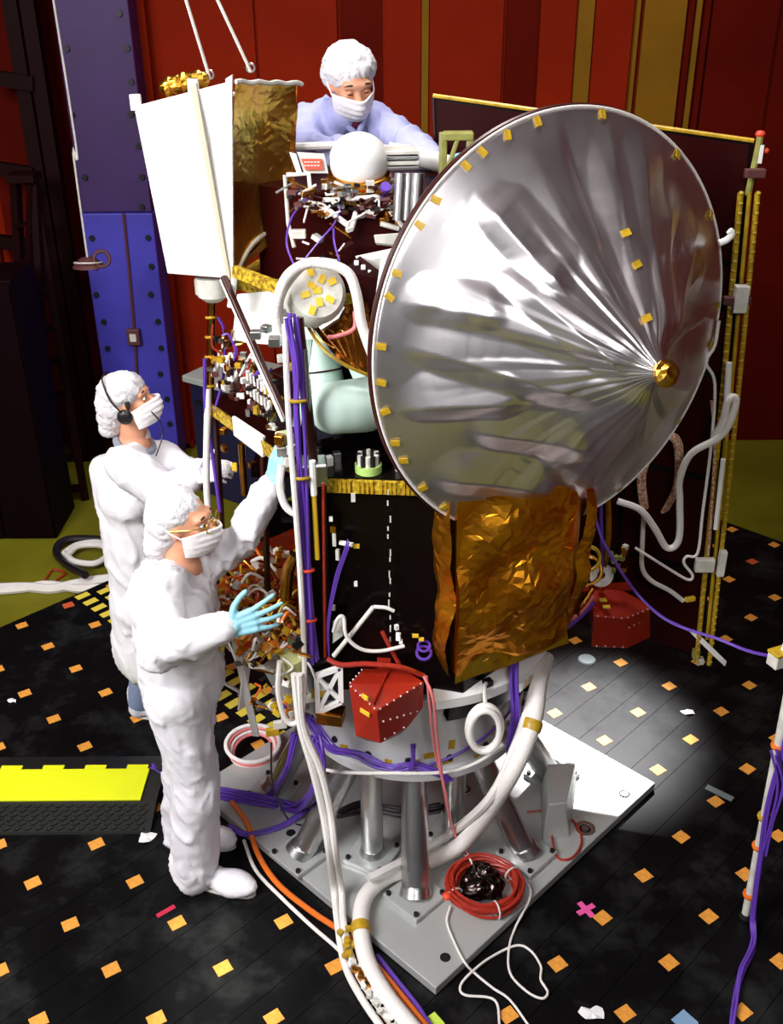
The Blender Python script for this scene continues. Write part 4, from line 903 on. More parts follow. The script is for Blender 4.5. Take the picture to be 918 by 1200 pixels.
for k in range(3): obj('copper_pipe', tube([Y(695, 690+8*k, .0), Y(680, 712+5*k, -.05), Y(660, 725+6*k, -.12), Y(640, 740+4*k, -.2)], .012, 8, 4), ('copper', 'wirepink', 'wirep')[k], S, True)
br = [Y(756, 598, .15), Y(753, 560, .15), Y(765, 530, .15), Y(782, 512, .12), Y(795, 520, .12), Y(797, 552, .12), Y(793, 575, .12), Y(780, 600, .15)]
for k in range(3): obj('braided_loop', tube([p+V((.012*k-.012, .01*k, 0)) for p in br], .009, 8), 'wirebr', S, True)
# white nozzle at the ring's right rear
nz = Y(622, 800, -.12); obj('thruster', lathe([(0, .1), (.03, .1), (.035, .05), (.05, .0), (.03, -.02), (.025, -.06), (0, -.06)], 20, Matrix.Translation(nz)), 'offwhite', S, True)
for k in range(5): obj('thruster_fitting', box(nz+V((.03*math.cos(k*1.3), -.045, -.05+.03*k)), (.03, .03, .02), k), ('kapton', 'offwhite', 'bolt')[k % 3], S, bevel=.002)
obj('white_shell', lathe([(.45, .70), (.47, .70), (.47, 1.02), (.45, 1.02)], 10, TR, math.radians(-28), math.radians(2)), 'white', S, True)

# ================================================================== CABLES AND HOSES
def P3(q):
    if len(q) == 3: return Y(*q)
    return Z(q[0], q[1], q[3])
N = None
def cable(name, label, cat, pts, r, mn, n=8, sub=6, extra=None, group=None):
    me = tube([P3(q) for q in pts], r, n, sub)
    if extra: me = join(me, extra)
    return tag(obj(name, me, mn, sm=True), label, cat, group)
def z(px, py, h): return (px, py, N, h)
wh_ = thing('white_hose', 'thick white hose looping off the ring and across the plate', 'hose')
hp_ = [P3(q) for q in [(640, 772, -.22), (632, 800, -.40), (624, 850, -.56), (595, 915, -.66), z(545, 985, .16), z(495, 1012, .10), z(452, 1028, .09), z(428, 1052, .085), z(423, 1088, .08), z(432, 1130, .045), z(455, 1170, .045), z(500, 1225, .045)]]
obj('hose', tube(hp_, .034, 12, 8), 'wirew', wh_, True)
for i in (2, 5, 8): obj('tape_wrap', torus(hp_[i]+(V((0, 0, 0))), .036, .004, hp_[i+1]-hp_[i-1], 18, 6, 6.), 'kapton', wh_, True)
cable('white_hose', 'thinner white hose beside the thick one on the plate', 'hose', [(628, 800, -.42), (606, 870, -.60), (575, 935, -.64), z(530, 975, .16), z(490, 1000, .11), z(455, 1018, .165), z(432, 1030, .165)], .019, 'wirew')
for k, (dx, lb) in enumerate(((0, 'white cable, left one of the pair dropping past the left leg'), (9, 'white cable, right one of the pair dropping past the left leg'))):
    cable('white_cable', lb, 'cable', [(345+dx*.6, 790, -.66), (352+dx*.3, 850, -.68), (366+dx, 900, -.70), (378+dx, 950, -.72), (386+dx*.8, 1000, -.76), z(391+dx, 1040, .10), z(396+dx*.8, 1085, .07), z(404+dx*1.2, 1130, .02), z(424+dx*1.5, 1170, .02), z(460+dx*2, 1222, .02)], .014, 'wirew', group='white cable pair')
cl = [P3(q) for q in [z(402, 1092, .075), z(412, 1125, .03), z(428, 1155, .03), z(452, 1185, .03), z(475, 1215, .03)]]
cn = thing('connector_string', 'string of pale connectors lying between white hose and cable', 'connectors')
obj('core_wire', tube(cl, .010, 8), 'wirew', cn, True)
sp2 = smooth(cl, 9)
rd = random.Random(2)
for k, p in enumerate(sp2[1:-1]): obj('connector', box(p+V((rd.uniform(-.02, .02), rd.uniform(-.02, .02), .014)), (.026, .02, .02), rd.random()*3), 'kapton' if k < 9 else rd.choice(('offwhite', 'paper', 'offwhite', 'copper')), cn, bevel=.003)
cable('orange_hose', 'orange hose running along the edge of the base plate', 'hose', [z(272, 940, .07), z(290, 965, .075), z(302, 1000, .02), z(325, 1035, .02), z(365, 1068, .02), z(405, 1095, .02), z(440, 1130, .02), z(475, 1172, .02), z(510, 1215, .02)], .012, 'wireo')
cable('violet_cord', 'violet cord beside the orange hose near the plate corner', 'cord', [z(442, 1120, .012), z(462, 1145, .012), z(490, 1180, .012), z(512, 1215, .012)], .010, 'wirep')
cable('thin_white_cable', 'thin white cable on the black bed outside the orange hose', 'cable', [z(286, 985, .012), z(300, 1020, .012), z(330, 1052, .012), z(365, 1085, .012), z(402, 1118, .012), z(425, 1150, .012)], .008, 'wirew')
# purple harness round the ring
def rg_(deg, zz, r=.49): return rp3(deg, r, zz)
pts = [rg_(d_, .60+.02*math.sin(d_*.2), .495) for d_ in range(-172, -84, 8)]+[rg_(-80, .58, .52), rg_(-76, .54, .53)]
tag(obj('purple_harness', join(bundle(pts, 9, .016, .006, 5), bundle([rg_(-92, .72, .50), rg_(-92, .66, .51), rg_(-93, .60, .51)], 5, .012, .006, 6)), 'wirep', sm=True), 'purple wire bundle strapped round the left front of the ring', 'wire bundle')
pts = [rg_(d_, .60+.0025*(d_+84), .487) for d_ in range(-84, -18, 8)]
tag(obj('purple_wire', tube(pts, .006, 6), 'wirep', sm=True), 'single purple wire round the right front of the ring', 'wire')
tag(obj('purple_harness', bundle([P3(q) for q in [(603, 768, -.5), (603, 800, -.52), (604, 840, -.53), (600, 870, -.53), (598, 905, -.52)]], 6, .012, .006, 8), 'wirep', sm=True), 'purple wires hanging down beside the white hose loop', 'wire bundle')
tag(obj('purple_harness', bundle([P3(q) for q in [(372, 862, -.56), (378, 890, -.60), (372, 925, -.6), z(352, 945, .10), z(315, 938, .09), z(275, 932, .08), z(240, 925, .05), z(205, 918, .03)]], 12, .026, .007, 9), 'wirep', sm=True), 'purple wire bundle crossing the plate to the worker boots', 'wire bundle')
tag(obj('purple_harness', bundle([z_ for z_ in [Z(178, 902, .03), Z(192, 915, .03), Z(215, 925, .03)]], 9, .03, .007, 13), 'wirep', sm=True), 'purple wires coming out of the yellow ramp end', 'wire bundle')
tag(obj('purple_harness', bundle([P3(q) for q in [z(360, 948, .08), z(330, 968, .06), z(290, 978, .06), z(268, 968, .05)]], 4, .012, .006, 14), 'wirep', sm=True), 'loose purple wires across the plate edge at left', 'wire bundle')
tag(obj('purple_harness', bundle([P3(q) for q in [(345, 860, -.4), (335, 905, -.4), z(315, 935, .08)]], 4, .012, .006, 15), 'wirep', sm=True), 'purple wires dropping behind the left leg', 'wire bundle')
tag(obj('black_harness', bundle([P3(q) for q in [z(395, 955, .07), z(430, 945, .06), z(470, 952, .06), z(520, 945, .06)]], 6, .02, .008, 16), 'wireb', sm=True), 'dark wire bundle on the plate between the legs', 'wire bundle')
cable('black_wire', 'thin black wire sagging in front of the left legs', 'wire', [(318, 870, -.4), (320, 920, -.45), z(338, 960, .07), z(355, 968, .06)], .004, 'wireb')
# white loop at the ring front right
lc = Y(568, 853, -.60)
lp = thing('white_hose_loop', 'white hose coiled in an upright loop against the ring', 'hose')
for k in range(2):
    obj('loop_turn', tube([lc+V((math.cos(t)*(.062-.006*k), -.02*k, math.sin(t)*(.105-.008*k))) for t in [2*math.pi*i/16 for i in range(17)]], .013, 10, 3), 'wirew', lp, True)
obj('hanger', tube([lc+V((0, 0, .1)), lc+V((.0, .06, .14)), lc+V((.01, .09, .14))], .008, 8, 3), 'offwhite', lp, True)
cable('white_cable', 'thin white cable strung below the ring', 'cable', [(372, 900, -.50), (400, 905, -.56), (450, 906, -.58), (520, 905, -.57), (560, 893, -.55), (590, 872, -.52)], .007, 'wirew')
cable('pink_cable', 'pair of pink wires hanging down the front of the ring', 'cable', [(497, 792, -.62), (508, 820, -.66), (513, 870, -.62), (520, 920, -.60), z(532, 975, .2), z(548, 1000, .09), z(560, 1012, .085)], .006, 'wirepink', extra=tube([P3(q) for q in [(500, 792, -.62), (504, 830, -.64), (510, 880, -.61), (523, 930, -.60), z(530, 972, .2)]], .005, 6))
# red wire coil with crumpled black bag inside
cc = Z(568, 1045, PZ); co = thing('wire_coil', 'coil of dark red wire lying on the front of the plate', 'wire coil'); rd = random.Random(3)
for k in range(12):
    R_ = .135+rd.uniform(-.022, .018); ph = rd.random(); off = V((rd.uniform(-.012, .012), rd.uniform(-.012, .012), .010+.005*k))
    obj('coil_turn', tube([cc+off+V((math.cos(t)*R_*1.02, math.sin(t)*R_*.95, .008*math.sin(3*t+ph*6))) for t in [2*math.pi*i/14 for i in range(15)]], .0065, 6, 3), 'wirer', co, True)
for k in range(4): a_ = k*1.5+.5; obj('tie_wrap', torus(cc+V((math.cos(a_)*.135, math.sin(a_)*.128, .035)), .034, .004, (-math.sin(a_), math.cos(a_), 0), 12, 6), 'offwhite', co, True)
bg = obj('foil_bag', ell(cc+V((-.01, .015, .035)), (.095, .085, .038), n=40, h=24), mat('black_foil', (.06, .045, .04), .18, 1)); crumple(bg, .03, 26, 5); bg.data.update()
tag(bg, 'crumpled shiny black bag inside the red wire coil', 'bag')
tag(obj('red_plug', ell(Z(524, 1050, PZ+.05), (.02, .02, .014), n=12, h=8), 'redtag', sm='full'), 'small bright red plug on the left of the red coil', 'plug')
# pale strings trailing off the plate corner
cable('string', 'pale string curling off the plate, left of the two', 'string', [z(528, 1062, .06), z(524, 1080, .055), z(533, 1105, .055), z(545, 1128, .05), z(556, 1140, .012), z(578, 1158, .01), z(598, 1172, .01), z(622, 1205, .01)], .005, 'wirew', 6)
cable('string', 'pale string looping at the right of the plate corner', 'string', [z(590, 1008, .09), z(615, 1030, .06), z(622, 1050, .055), z(605, 1085, .012), z(597, 1110, .01), z(598, 1140, .01), z(618, 1162, .01), z(636, 1170, .01), z(642, 1162, .01), z(634, 1148, .01), z(634, 1132, .01), z(622, 1114, .01), z(605, 1108, .01), z(575, 1122, .01), z(552, 1140, .018), z(540, 1155, .01), z(545, 1166, .01), z(580, 1172, .01), z(586, 1205, .01)], .005, 'wirew', 6)
cable('red_wire', 'thin red wire loop on the right of the plate', 'wire', [z(618, 952, .06), z(645, 950, .06), z(672, 962, .055), z(682, 985, .055), z(672, 1004, .055), z(655, 1006, .055), z(648, 985, .06), z(646, 958, .06)], .005, 'wirer', 6)
# pink coil and white straps by the front worker
pk = thing('pink_cable_coil', 'coil of pink and white cable behind the front worker legs', 'cable coil'); pcx = Z(296, 868, .12)
for k in range(4): obj('coil_turn', tube([pcx+V((math.cos(t)*(.10+.01*k), math.sin(t)*.10, .03*math.sin(t)+.018*k-.07)) for t in [2*math.pi*i/14 for i in range(15)]], .010, 8, 3), ('wirepink', 'wirew', 'wirepink', 'wirew')[k], pk, True)
for lb, q0, q1, w in (('long white strap rising behind the gloved hand', (272, 735, -.5), (300, 862, -.35), .028), ('shorter white strap leaning beside the gloved hand', (294, 742, -.46), (283, 830, -.4), .036), ('thin white strap slanting toward the ring', (262, 800, -.4), (330, 838, -.3), .02)):
    a_, b_ = Y(*q0), Y(*q1); t = thing('white_strap', lb, 'strap'); obj('strap_band', bar(a_, b_, w, .008), 'wirew', t); obj('buckle', box(a_.lerp(b_, .3), (w+.012, .016, .03), .2), 'alu', t, bevel=.003)
# cables at the right behind
cable('white_rope_cable', 'thick white cable draped in a loop beside the solar panel edge', 'cable', [(724, 587, .02), (750, 597, .0), (767, 618, .0), (782, 642, .0), (796, 632, .0), (797, 588, .0), (797, 562, .0), (810, 532, -.02), (841, 514, -.04), (855, 497, -.05), (863, 471, -.05), (859, 465, -.05), (853, 471, -.05), (848, 492, -.04), (838, 512, -.02)], .014, 'wirew')
cable('white_wire', 'thin white wire hanging zigzag right of the dish', 'wire', [(843, 376, -.05), (838, 405, -.05), (828, 425, -.05), (838, 450, -.03), (834, 520, .0), (824, 600, .0), (818, 648, .0), (805, 652, .0), (802, 660, .0), (812, 674, .0), (806, 679, .0), (780, 664, .0), (745, 642, .02)], .006, 'wirew', 6)
cable('white_cable', 'white cable bending below the loop toward the red cover', 'cable', [(755, 600, .1), (753, 640, .1), (753, 665, .1), (763, 680, .1), (785, 692, .1), (801, 704, .1)], .010, 'wirew')
cable('dotted_wire', 'thin dotted brown wire beside the panel edge', 'wire', [(834, 470, .05), (838, 520, .05), (834, 600, .05), (830, 650, .05)], .005, 'wirebr', 6)
cable('violet_cord', 'long violet cord running from the spacecraft to the right edge', 'cord', [(696, 600, .0), (706, 632, -.05), (725, 665, -.1), (748, 697, -.15), (775, 722, -.25), (805, 737, -.35), (840, 748, -.45), (875, 762, -.55), (905, 769, -.65), (930, 772, -.7)], .006, 'wirep', 6)
# conduit stand at the right edge
pl = thing('cable_conduit', 'leaning white conduit with purple wires at the right edge', 'conduit')
c0_ = Z(874, 1074, .004); c1_ = Y(920, 835, c0_.y+.02)
top_ = c1_+(c1_-c0_)*.5
obj('conduit_tube', tube([c0_, c1_, top_], .017, 12, 1), 'offwhite', pl, True)
obj('purple_wires', join(bundle([top_+V((.03, 0, 0)), c1_+V((.02, -.02, 0)), Y(902, 940, c0_.y-.02), Y(890, 1010, c0_.y-.03), Z(884, 1072, .06), Z(882, 1105, .015), Z(868, 1140, .02), Z(862, 1180, .01), Z(858, 1215, .01)], 5, .016, .006, 4), bundle([Y(908, 880, c0_.y-.02), Y(916, 920, c0_.y-.04), Y(906, 960, c0_.y-.04), Y(896, 1000, c0_.y-.04)], 3, .012, .005, 6)), 'wirep', pl, True)
for py in (870, 950, 985, 1045): q = c1_.lerp(c0_, (py-835)/239); obj('tape_wrap', torus(q, .022, .006, c1_-c0_, 14, 6, 2.), 'wireo' if py != 950 else 'kapton', pl, True)
obj('conduit_foot', lathe([(.0, .02), (.022, .02), (.026, .0), (0, 0)], 16, Matrix.Translation(c0_)), 'rubber', pl, True)
jb = thing('junction_box', 'pale junction box at the right edge where the cord ends', 'box'); q = Y(914, 772, -.72)
obj('box_body', box(q, (.07, .05, .05), .4), 'offwhite', jb, bevel=.004); obj('box_lid', box(q+V((0, 0, .03)), (.074, .054, .010), .4), 'kapton', jb, bevel=.002)
obj('box_arm', bar(q+V((.0, 0, 0)), top_+V((0, 0, -.02)), .014, .014), 'offwhite', jb)
# ================================================================== PEOPLE
def wrinkle(amp, f=9., seed=0, zs=.55):
    def d(p):
        q = V((p.x*f+p.z*f*.35, p.y*f, p.z*f*zs))+V((seed, 0, 0))
        a = noise.noise(q); b = noise.noise(q*2.3+V((5, 1, 0)))
        w = V((q.x+a*1.2, q.y-b*.8, q.z+b)); r1 = (1-min(1, abs(noise.noise(w*.9))*2.4))**2; r2 = (1-min(1, abs(noise.noise(w*2.1+V((9, 3, 1))))*2.4))**2
        return amp*(r1*.8+r2*.30+a*.9-.45)
    return d
def rotm(yaw, pitch=0, roll=0): return (Matrix.Rotation(yaw, 3, 'Z') @ Matrix.Rotation(-pitch, 3, 'Y') @ Matrix.Rotation(roll, 3, 'X'))
def hand(name, wrist, pdir, nrm, mname, parent, curls, thumb_dir, scale=1., spread=.12):
    "palm plus five separate fingers; pdir = direction from wrist to knuckles, nrm = back of the hand"
    d = V(pdir).normalized(); n = V(nrm); n = (n-d*n.dot(d)).normalized(); s = d.cross(n)   # s = across the palm
    w = V(wrist); pr = []
    kn = []
    for i in range(4):
        o = (i-1.5)*.0205*scale; k_ = w+d*(.092-.004*abs(i-1.2))*scale+s*o; kn.append(k_)
        pr.append(capsule(w+d*.015*scale+s*o*.75, k_, .0135*scale, .0125*scale, 10, 4))
    pr.append(capsule(w-d*.035*scale, w+d*.02*scale, .030*scale, .026*scale, 12, 4))
    L = [(.040, .025, .020), (.044, .028, .022), (.041, .026, .021), (.032, .020, .018)]
    for i in range(4):
        p = kn[i]; a = 0; fd = (d+s*(i-1.5)*spread).normalized()
        for j in range(3):
            a += curls[i][j]; q = p+(fd*math.cos(a)-n*math.sin(a))*L[i][j]*scale
            pr.append(capsule(p, q, (.0098-.0009*j)*scale, (.0092-.0009*j)*scale, 10, 4)); p = q
    td = V(thumb_dir).normalized(); t0 = w+d*.022*scale-s*.026*scale
    t1 = t0+td*.044*scale; t2 = t1+(td*.8+d*.4).normalized()*.034*scale; t3 = t2+(td*.6+d*.7).normalized()*.026*scale
    for p, q, r0, r1 in ((t0, t1, .016, .0115), (t1, t2, .0112, .010), (t2, t3, .0098, .0085)): pr.append(capsule(p, q, r0*scale, r1*scale, 10, 4))
    return blob(name, pr, mname, parent, .0045, 4)
def head(par, c, R, cap_prims, mask=True, eyes=True, glasses=False, neck_to=None, sk='skin', cap_seed=0, down=False, extra_body=()):
    "R: rotation of the head, +x is the way the face looks. Returns nothing"
    H = lambda x, y, z_: V(c)+R @ V((x, y, z_))
    pr = [ell(H(-.008, 0, .02), (.092, .074, .098), R), ell(H(.022, 0, -.05), (.066, .058, .062), R), capsule(H(.06, 0, -.085), H(.05, 0, -.085), .028, .03),
          capsule(H(.083, 0, .012), H(.106, 0, -.026), .012, .017, 12), capsule(H(.1, .013, -.03), H(.1, -.013, -.03), .011),
          capsule(H(.072, -.045, .034), H(.083, -.012, .036), .014), capsule(H(.072, .045, .034), H(.083, .012, .036), .014),
          capsule(H(.078, -.022, -.062), H(.078, .022, -.062), .011), ell(H(.058, .04, -.012), (.024, .022, .022), R), ell(H(.058, -.04, -.012), (.024, .022, .022), R)]
    for s in (-1, 1): pr += [ell(H(-.008, s*.077, .0), (.022, .008, .034), R), ell(H(-.005, s*.078, -.024), (.012, .008, .012), R)]
    if neck_to: pr += [capsule(H(-.02, 0, -.06), neck_to, .056, .062)]
    pr += list(extra_body)
    body = blob('body', pr, sk, par, .0085, 3)
    for s in (-1, 1):
        obj('eye', ell(H(.079, s*.032, .012), (.008, .013, .007), R, 12, 8), 'skin' if down else 'paper', body, 'full')
        obj('iris', ell(H(.0855, s*.032, .0065 if down else .011), (.003, .011, .002) if down else (.003, .006, .006), R, 10, 6), 'eye', body, 'full')
        obj('eyebrow', tube([H(.083, s*.015, .038), H(.086, s*.032, .043), H(.076, s*.052, .036)], (.005, .003), 6, 3), 'hair', body, True)
    # cap
    wr = wrinkle(.008, 11, cap_seed, 1.)
    blob('bouffant_cap', [ell(H(*q[0]), q[1], R) for q in cap_prims], 'cap', par, .007, 5, wr)
    if mask:
        vs = []; fs = []; nu, nv = 26, 18
        for j in range(nv+1):
            for i in range(nu+1):
                a = (i/nu-.5)*2*1.45; t = j/nv
                rad = .088+.012*math.cos(a)*math.sin(math.pi*t)
                zz = -.016-.088*t+.018*math.cos(a*1.1)*(1-t)
                k_ = 1-.20*t**2.5
                x = math.cos(a)*(rad+.036*math.exp(-(a/.55)**2)*(1-.6*t))*k_; y = math.sin(a)*.083*(1-.16*t**2)
                pl_ = .0025*math.sin(t*26)*math.cos(a)
                vs.append(H(x+.008+pl_, y, zz))
        for j in range(nv):
            for i in range(nu): k = j*(nu+1)+i; fs.append((k, k+1, k+nu+2, k+nu+1))
        mo = obj('face_mask', (vs, fs), 'mask', par, 'full')
        q = mo.modifiers.new('solid', 'SOLIDIFY'); q.thickness = .004; q.offset = 0
        for s in (-1, 1): obj('mask_tie', tube([H(.02, s*.084, -.022), H(-.03, s*.088, .01), H(-.07, s*.07, .05)], .003, 6, 4), 'mask', mo, True)
    if glasses:
        gl = None
        for s in (-1, 1):
            o = obj('glasses', torus(H(.108, s*.034, .012), .025, .0028, R @ V((1, s*.15, 0)), 22, 6), 'lens', par, True)
            gl = gl or o
            obj('glasses_temple', tube([H(.104, s*.058, .018), H(.05, s*.086, .02), H(-.02, s*.088, .01)], .0028, 6, 3), 'lens', par, True)
        obj('glasses_bridge', tube([H(.110, -.010, .016), H(.114, 0, .020), H(.110, .010, .016)], .0026, 6, 3), 'lens', par, True)
    return H
def shoe(name, heel, toe, m_, par, w=.05):
    h_, t_ = V(heel), V(toe); d = (t_-h_).normalized(); s = V((-d.y, d.x, 0))
    o = blob(name, [ell(h_+d*.045+V((0, 0, .05)), (.055, .054, .05), rotm(math.atan2(d.y, d.x))), ell(t_-d*.10+V((0, 0, .046)), (.11, .066, .052), rotm(math.atan2(d.y, d.x))), capsule(h_+d*.06+V((0, 0, .06)), t_-d*.10+V((0, 0, .05)), .052, .046), capsule(h_+d*.055+V((0, 0, .08)), h_+d*.055+V((0, 0, .15)), .06, .062)], m_, par, .009, 4, wrinkle(.004, 22, 3))
    for v in o.data.vertices:
        if v.co.z < .010: v.co.z = .010
    sole = obj('sole', ([p for k in (0, 1) for p in [h_+d*(.5*((t_-h_).length)*(1-math.cos(a)) )+s*math.sin(a)*(.048+.012*math.cos(a-2.2))+V((0, 0, .003+.008*k)) for a in [2*math.pi*i/24 for i in range(24)]]],
        [tuple(reversed(range(24))), tuple(range(24, 48))]+[(i, (i+1) % 24, 24+(i+1) % 24, 24+i) for i in range(24)]), 'offwhite', o)
    return o
# ---------------------------------------------------------------- front worker
w1 = thing('person', 'person in white coverall and glasses reaching up, nearest the spacecraft front', 'person')
J = Y
hipc = J(213, 800, -.44); ch = J(205, 705, -.46); shR = J(186, 690, -.60); shL = J(236, 662, -.33)
hr, hl = J(207, 815, -.52), J(216, 812, -.36); kr, kl = J(228, 915, -.53), J(218, 900, -.35)
heelR, toeR = Z(214, 1030, .0), Z(300, 1050, .0); heelL, toeL = Z(196, 988, 0), Z(277, 993, 0)
ar, al = heelR+(toeR-heelR)*.22+V((0, 0, .13)), heelL+(toeL-heelL)*.22+V((0, 0, .13))
eR, wR = J(184, 764, -.72), J(262, 737, -.74); eL, wL = J(281, 632, -.37), J(316, 573, -.42)
pr = [ell(hipc, (.15, .19, .17)), capsule(hipc, ch, .155, .160, 20), ell(ch+V((0, 0, .02)), (.165, .20, .17)), capsule(shR, shL, .085, .085), capsule(ch+V((0, 0, .09)), J(205, 668, -.455), .12, .075),
      capsule(hr, kr, .125, .100, 18), capsule(kr, ar, .100, .090, 18), capsule(hl, kl, .125, .098, 18), capsule(kl, al, .098, .086, 18), capsule(ar, ar+V((0, 0, -.06)), .095, .085), capsule(al, al+V((0, 0, -.06)), .09, .082),
      capsule(shR, eR, .090, .080, 18), capsule(eR, wR, .082, .058, 18), capsule(shL, eL, .088, .074, 18), capsule(eL, wL, .074, .052, 18)]
wf1 = wrinkle(.016, 4.6, 1, .5)
def wd1(p):
    k = 1.0
    for q, rr0 in ((eR, .16), (kr, .13), (ar, .16), (eL, .15), (al, .15), (shR, .12)):
        dd = (p-q).length
        if dd < rr0: k += 1.1*(1-dd/rr0)
    return wf1(p)*k
cvl = blob('coverall', pr, 'cloth', w1, .011, 5, wd1)
# zip placket, pocket
Rh = rotm(-.22, .02, .03)
hc1 = J(217, 612, -.46)
head(w1, hc1, Rh, [((-.035, 0, .055), (.098, .094, .085)), ((-.06, 0, .01), (.085, .092, .09)), ((-.085, .0, -.05), (.07, .08, .07)), ((-.115, -.01, -.10), (.055, .065, .05))], glasses=True, neck_to=J(212, 668, -.46), cap_seed=3,
     extra_body=[capsule(J(212, 668, -.46), hipc, .08, .09), capsule(hr, kr, .06, .05), capsule(kr, ar, .05, .04), capsule(hl, kl, .06, .05), capsule(kl, al, .05, .04), capsule(shR, eR, .045, .04), capsule(eR, wR, .038, .028), capsule(shL, eL, .045, .04), capsule(eL, wL, .038, .028), capsule(shR, shL, .05, .05), capsule(hr, hl, .08, .08)])
obj('collar_trim', torus(J(210, 668, -.475), .088, .010, V((.55, -.25, 1)), 26, 8), 'cloth', w1, True)
hand('right_glove', wR+V((.015, 0, .003)), V((.95, .1, .28)), V((0, -1, .25)), 'glove', w1, ((.05, .1, .1), (.10, .12, .1), (.22, .18, .15), (.34, .2, .15)), V((.25, .2, 1)), 1.08, .20)
hand('left_glove', wL+V((.012, .0, .02)), V((.25, -.05, .95)), V((-.7, -.6, .1)), 'glove', w1, ((.25, .45, .4), (.3, .5, .4), (.35, .5, .4), (.4, .5, .4)), V((.8, -.5, .4)), 1.02, .05)
shoe('shoe_cover', heelR, toeR, 'cloth', w1); shoe('shoe_cover', heelL, toeL, 'cloth', w1)
# ---------------------------------------------------------------- rear left worker
w2 = thing('person', 'person in white coat with black earpiece looking up, farther left', 'person')
hip2 = J(172, 702, .50); ch2 = J(158, 585, .50); sR2, sL2 = J(146, 545, .34), J(188, 536, .64)
f2a, f2b = Z(168, 838, 0), Z(168, 805, 0)
h2a, h2b = hip2+V((0, -.09, -.04)), hip2+V((0, .09, -.04)); k2a, k2b = (h2a+f2a)/2+V((.03, 0, .05)), (h2b+f2b)/2+V((.03, 0, .05))
e2R, w2R = J(192, 578, .30), J(224, 562, .26); e2L, w2L = J(212, 556, .52), J(232, 552, .40)
pr = [ell(hip2, (.17, .20, .18)), capsule(hip2+V((0, 0, -.28)), hip2, .19, .175, 20), capsule(hip2, ch2, .165, .165, 20), ell(ch2+V((0, 0, .04)), (.165, .20, .16)), capsule(sR2, sL2, .085, .085), capsule(ch2+V((0, 0, .1)), J(160, 515, .5), .12, .07),
      capsule(sR2, e2R, .095, .085, 18), capsule(e2R, w2R, .085, .062, 18), capsule(sL2, e2L, .09, .08, 18), capsule(e2L, w2L, .08, .06, 18), capsule(J(122, 548, .5), J(132, 600, .5), .06, .06)]
blob('lab_coat', pr, 'cloth', w2, .012, 5, wrinkle(.015, 4.2, 7, .45))
blob('trousers', [capsule(h2a, k2a, .10, .085), capsule(k2a, f2a+V((0, 0, .10)), .085, .07), capsule(h2b, k2b, .10, .085), capsule(k2b, f2b+V((0, 0, .10)), .085, .07), capsule(h2a, h2b, .1, .1)], 'jeans', w2, .014, 4)
hc2 = J(153, 472, .49)
H2 = head(w2, hc2, rotm(-.05, .28), [((-.02, 0, .06), (.105, .10, .085)), ((-.06, 0, .02), (.088, .095, .085)), ((-.105, 0, -.04), (.062, .07, .062)), ((-.135, 0, -.085), (.048, .055, .045))], neck_to=J(158, 522, .5), cap_seed=9,
     extra_body=[capsule(J(158, 522, .5), hip2, .08, .09), capsule(sR2, e2R, .045, .04), capsule(e2R, w2R, .038, .028), capsule(sL2, e2L, .045, .04), capsule(e2L, w2L, .038, .028), capsule(sR2, sL2, .05, .05), capsule(h2a, k2a, .06, .05), capsule(k2a, f2a+V((0, 0, .08)), .05, .04), capsule(h2b, k2b, .06, .05), capsule(k2b, f2b+V((0, 0, .08)), .05, .04), capsule(h2a, h2b, .08, .08)])
obj('coat_collar', torus(J(158, 520, .49), .078, .018, V((.35, -.1, 1)), 26, 8), 'collar', w2, True)
ep = obj('earpiece', ell(H2(-.012, -.088, -.028), (.034, .018, .034), rotm(0)), 'blackplastic', w2, 'full')
obj('headset_band', tube([H2(-.012, -.104, 0), H2(-.035, -.106, .07), H2(-.05, -.06, .145), H2(-.05, .0, .155)], .004, 6, 4), 'blackplastic', ep, True)
obj('headset_cord', tube([H2(.10, -.07, -.04), H2(.115, -.06, -.10), H2(.10, -.06, -.16), H2(.06, -.12, -.22)], .003, 6, 4), 'blackplastic', ep, True)
obj('sideburn', ell(H2(.018, -.078, .02), (.012, .008, .03), rotm(0)), 'hair', w2, 'full')
hand('right_glove', w2R+V((.01, 0, .01)), V((.9, -.2, .3)), V((0, -.6, .8)), 'cloth', w2, ((.3, .5, .4),)*4, V((.3, -.3, .8)), 1., .05)
hand('left_glove', w2L+V((.01, 0, .01)), V((.8, -.4, .3)), V((0, -.4, .9)), 'cloth', w2, ((.3, .5, .4),)*4, V((.3, -.3, .8)), 1., .05)
shoe('shoe_cover', f2a+V((-.06, 0, 0)), f2a+V((.21, -.02, 0)), 'cloth', w2); shoe('shoe_cover', f2b+V((-.06, 0, 0)), f2b+V((.21, .0, 0)), 'cloth', w2)
# ---------------------------------------------------------------- upper worker behind
WPZ = 1.28
w3 = thing('person', 'person in lilac smock bending over the top of the spacecraft', 'person')
hc3 = J(412, 98, .58); ch3 = J(386, 172, .74); hip3 = V((-.34, .98, 2.22)); sA, sB = J(362, 146, .70), J(438, 142, .70)
eA, wA = J(356, 178, .50), J(398, 178, .34); eB, wB = J(474, 168, .52), J(512, 186, .34)
f3 = [V((-.44, .98, WPZ)), V((-.22, 1.02, WPZ))]; h3 = [hip3+V((-.09, 0, -.04)), hip3+V((.09, 0, -.04))]
pr = [ell(hip3, (.19, .16, .17)), capsule(hip3, ch3, .165, .17, 20), ell(ch3+V((0, 0, .02)), (.21, .16, .15)), capsule(sA, sB, .085, .085), capsule(ch3+V((0, 0, .08)), J(404, 136, .62), .11, .07), capsule(sA, eA, .088, .075, 18), capsule(eA, wA, .075, .055, 18), capsule(sB, eB, .085, .070, 18), capsule(eB, wB, .070, .048, 18)]
blob('smock', pr, 'smock', w3, .011, 4, wrinkle(.016, 5, 13, .8))
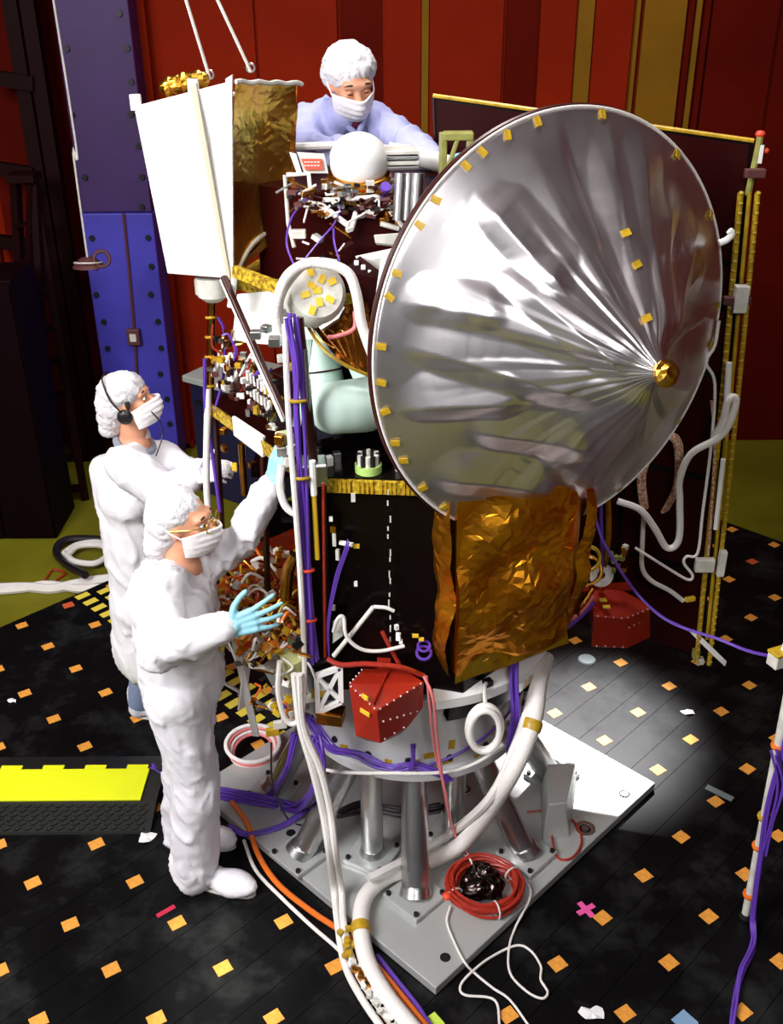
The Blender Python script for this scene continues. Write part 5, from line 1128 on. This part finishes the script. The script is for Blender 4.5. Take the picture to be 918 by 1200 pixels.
blob('trousers', [capsule(h3[i], h3[i].lerp(f3[i], .5)+V((0, -.03, 0)), .10, .08) for i in (0, 1)]+[capsule(h3[i].lerp(f3[i], .5)+V((0, -.03, 0)), f3[i]+V((0, 0, .1)), .08, .065) for i in (0, 1)]+[capsule(h3[0], h3[1], .1, .1)], 'smock', w3, .014, 4)
H3 = head(w3, hc3, rotm(-math.pi/2+.36, -.42, .10), [((-.03, 0, .055), (.108, .102, .085)), ((-.06, 0, .01), (.09, .10, .085)), ((-.085, .02, -.05), (.06, .085, .06))], neck_to=J(402, 140, .66), cap_seed=15, down=True,
     extra_body=[capsule(J(402, 140, .66), hip3, .08, .09), capsule(sA, eA, .045, .04), capsule(eA, wA, .038, .028), capsule(sB, eB, .045, .04), capsule(eB, wB, .038, .028), capsule(sA, sB, .05, .05), capsule(h3[0], h3[1], .08, .08)]+[capsule(h3[i], f3[i]+V((0, 0, .1)), .06, .04) for i in (0, 1)])
obj('dark_shirt', ell(J(416, 140, .585), (.045, .03, .035)), 'wine', w3, 'full')
obj('smock_lapel', tube([J(388, 126, .60), J(400, 140, .575), J(418, 158, .56)], .012, 8, 4), 'smock', w3, True)
obj('smock_lapel', tube([J(432, 128, .60), J(426, 142, .575), J(420, 158, .56)], .012, 8, 4), 'smock', w3, True)
for w_, d_ in ((wA, V((.8, -.5, -.1))), (wB, V((.7, -.6, -.2)))): hand('glove', w_+d_*.02, d_, V((0, -.3, 1)), 'glove', w3, ((.3, .4, .3),)*4, V((.3, -.6, .3)), 1., .08)
for f_ in f3:
    o = shoe('shoe_cover', f_+V((0, .06, -WPZ)), f_+V((.02, -.20, -WPZ)), 'cloth', w3); o.location.z = WPZ
# work platform that carries the upper worker
wp = thing('work_platform', 'dark work platform behind the spacecraft carrying the upper worker', 'platform')
obj('platform_deck', box((-.40, 1.14, WPZ-.02), (.84, .62, .04)), 'darkbox', wp, bevel=.004)
for sx in (-.38, .38):
    for sy in (.02, .28): obj('platform_leg', bar((-.40+sx, 1.12+sy, 0), (-.40+sx, 1.12+sy, WPZ-.04), .04, .04), 'darkbox', wp)
for zz in (.35, .8):
    for sy in (.02, .28): obj('platform_rail', bar((-.78, 1.12+sy, zz), (-.02, 1.12+sy, zz), .03, .03), 'darkbox', wp)
bpy.data.scenes.remove(TMP)
bpy.context.view_layer.update()
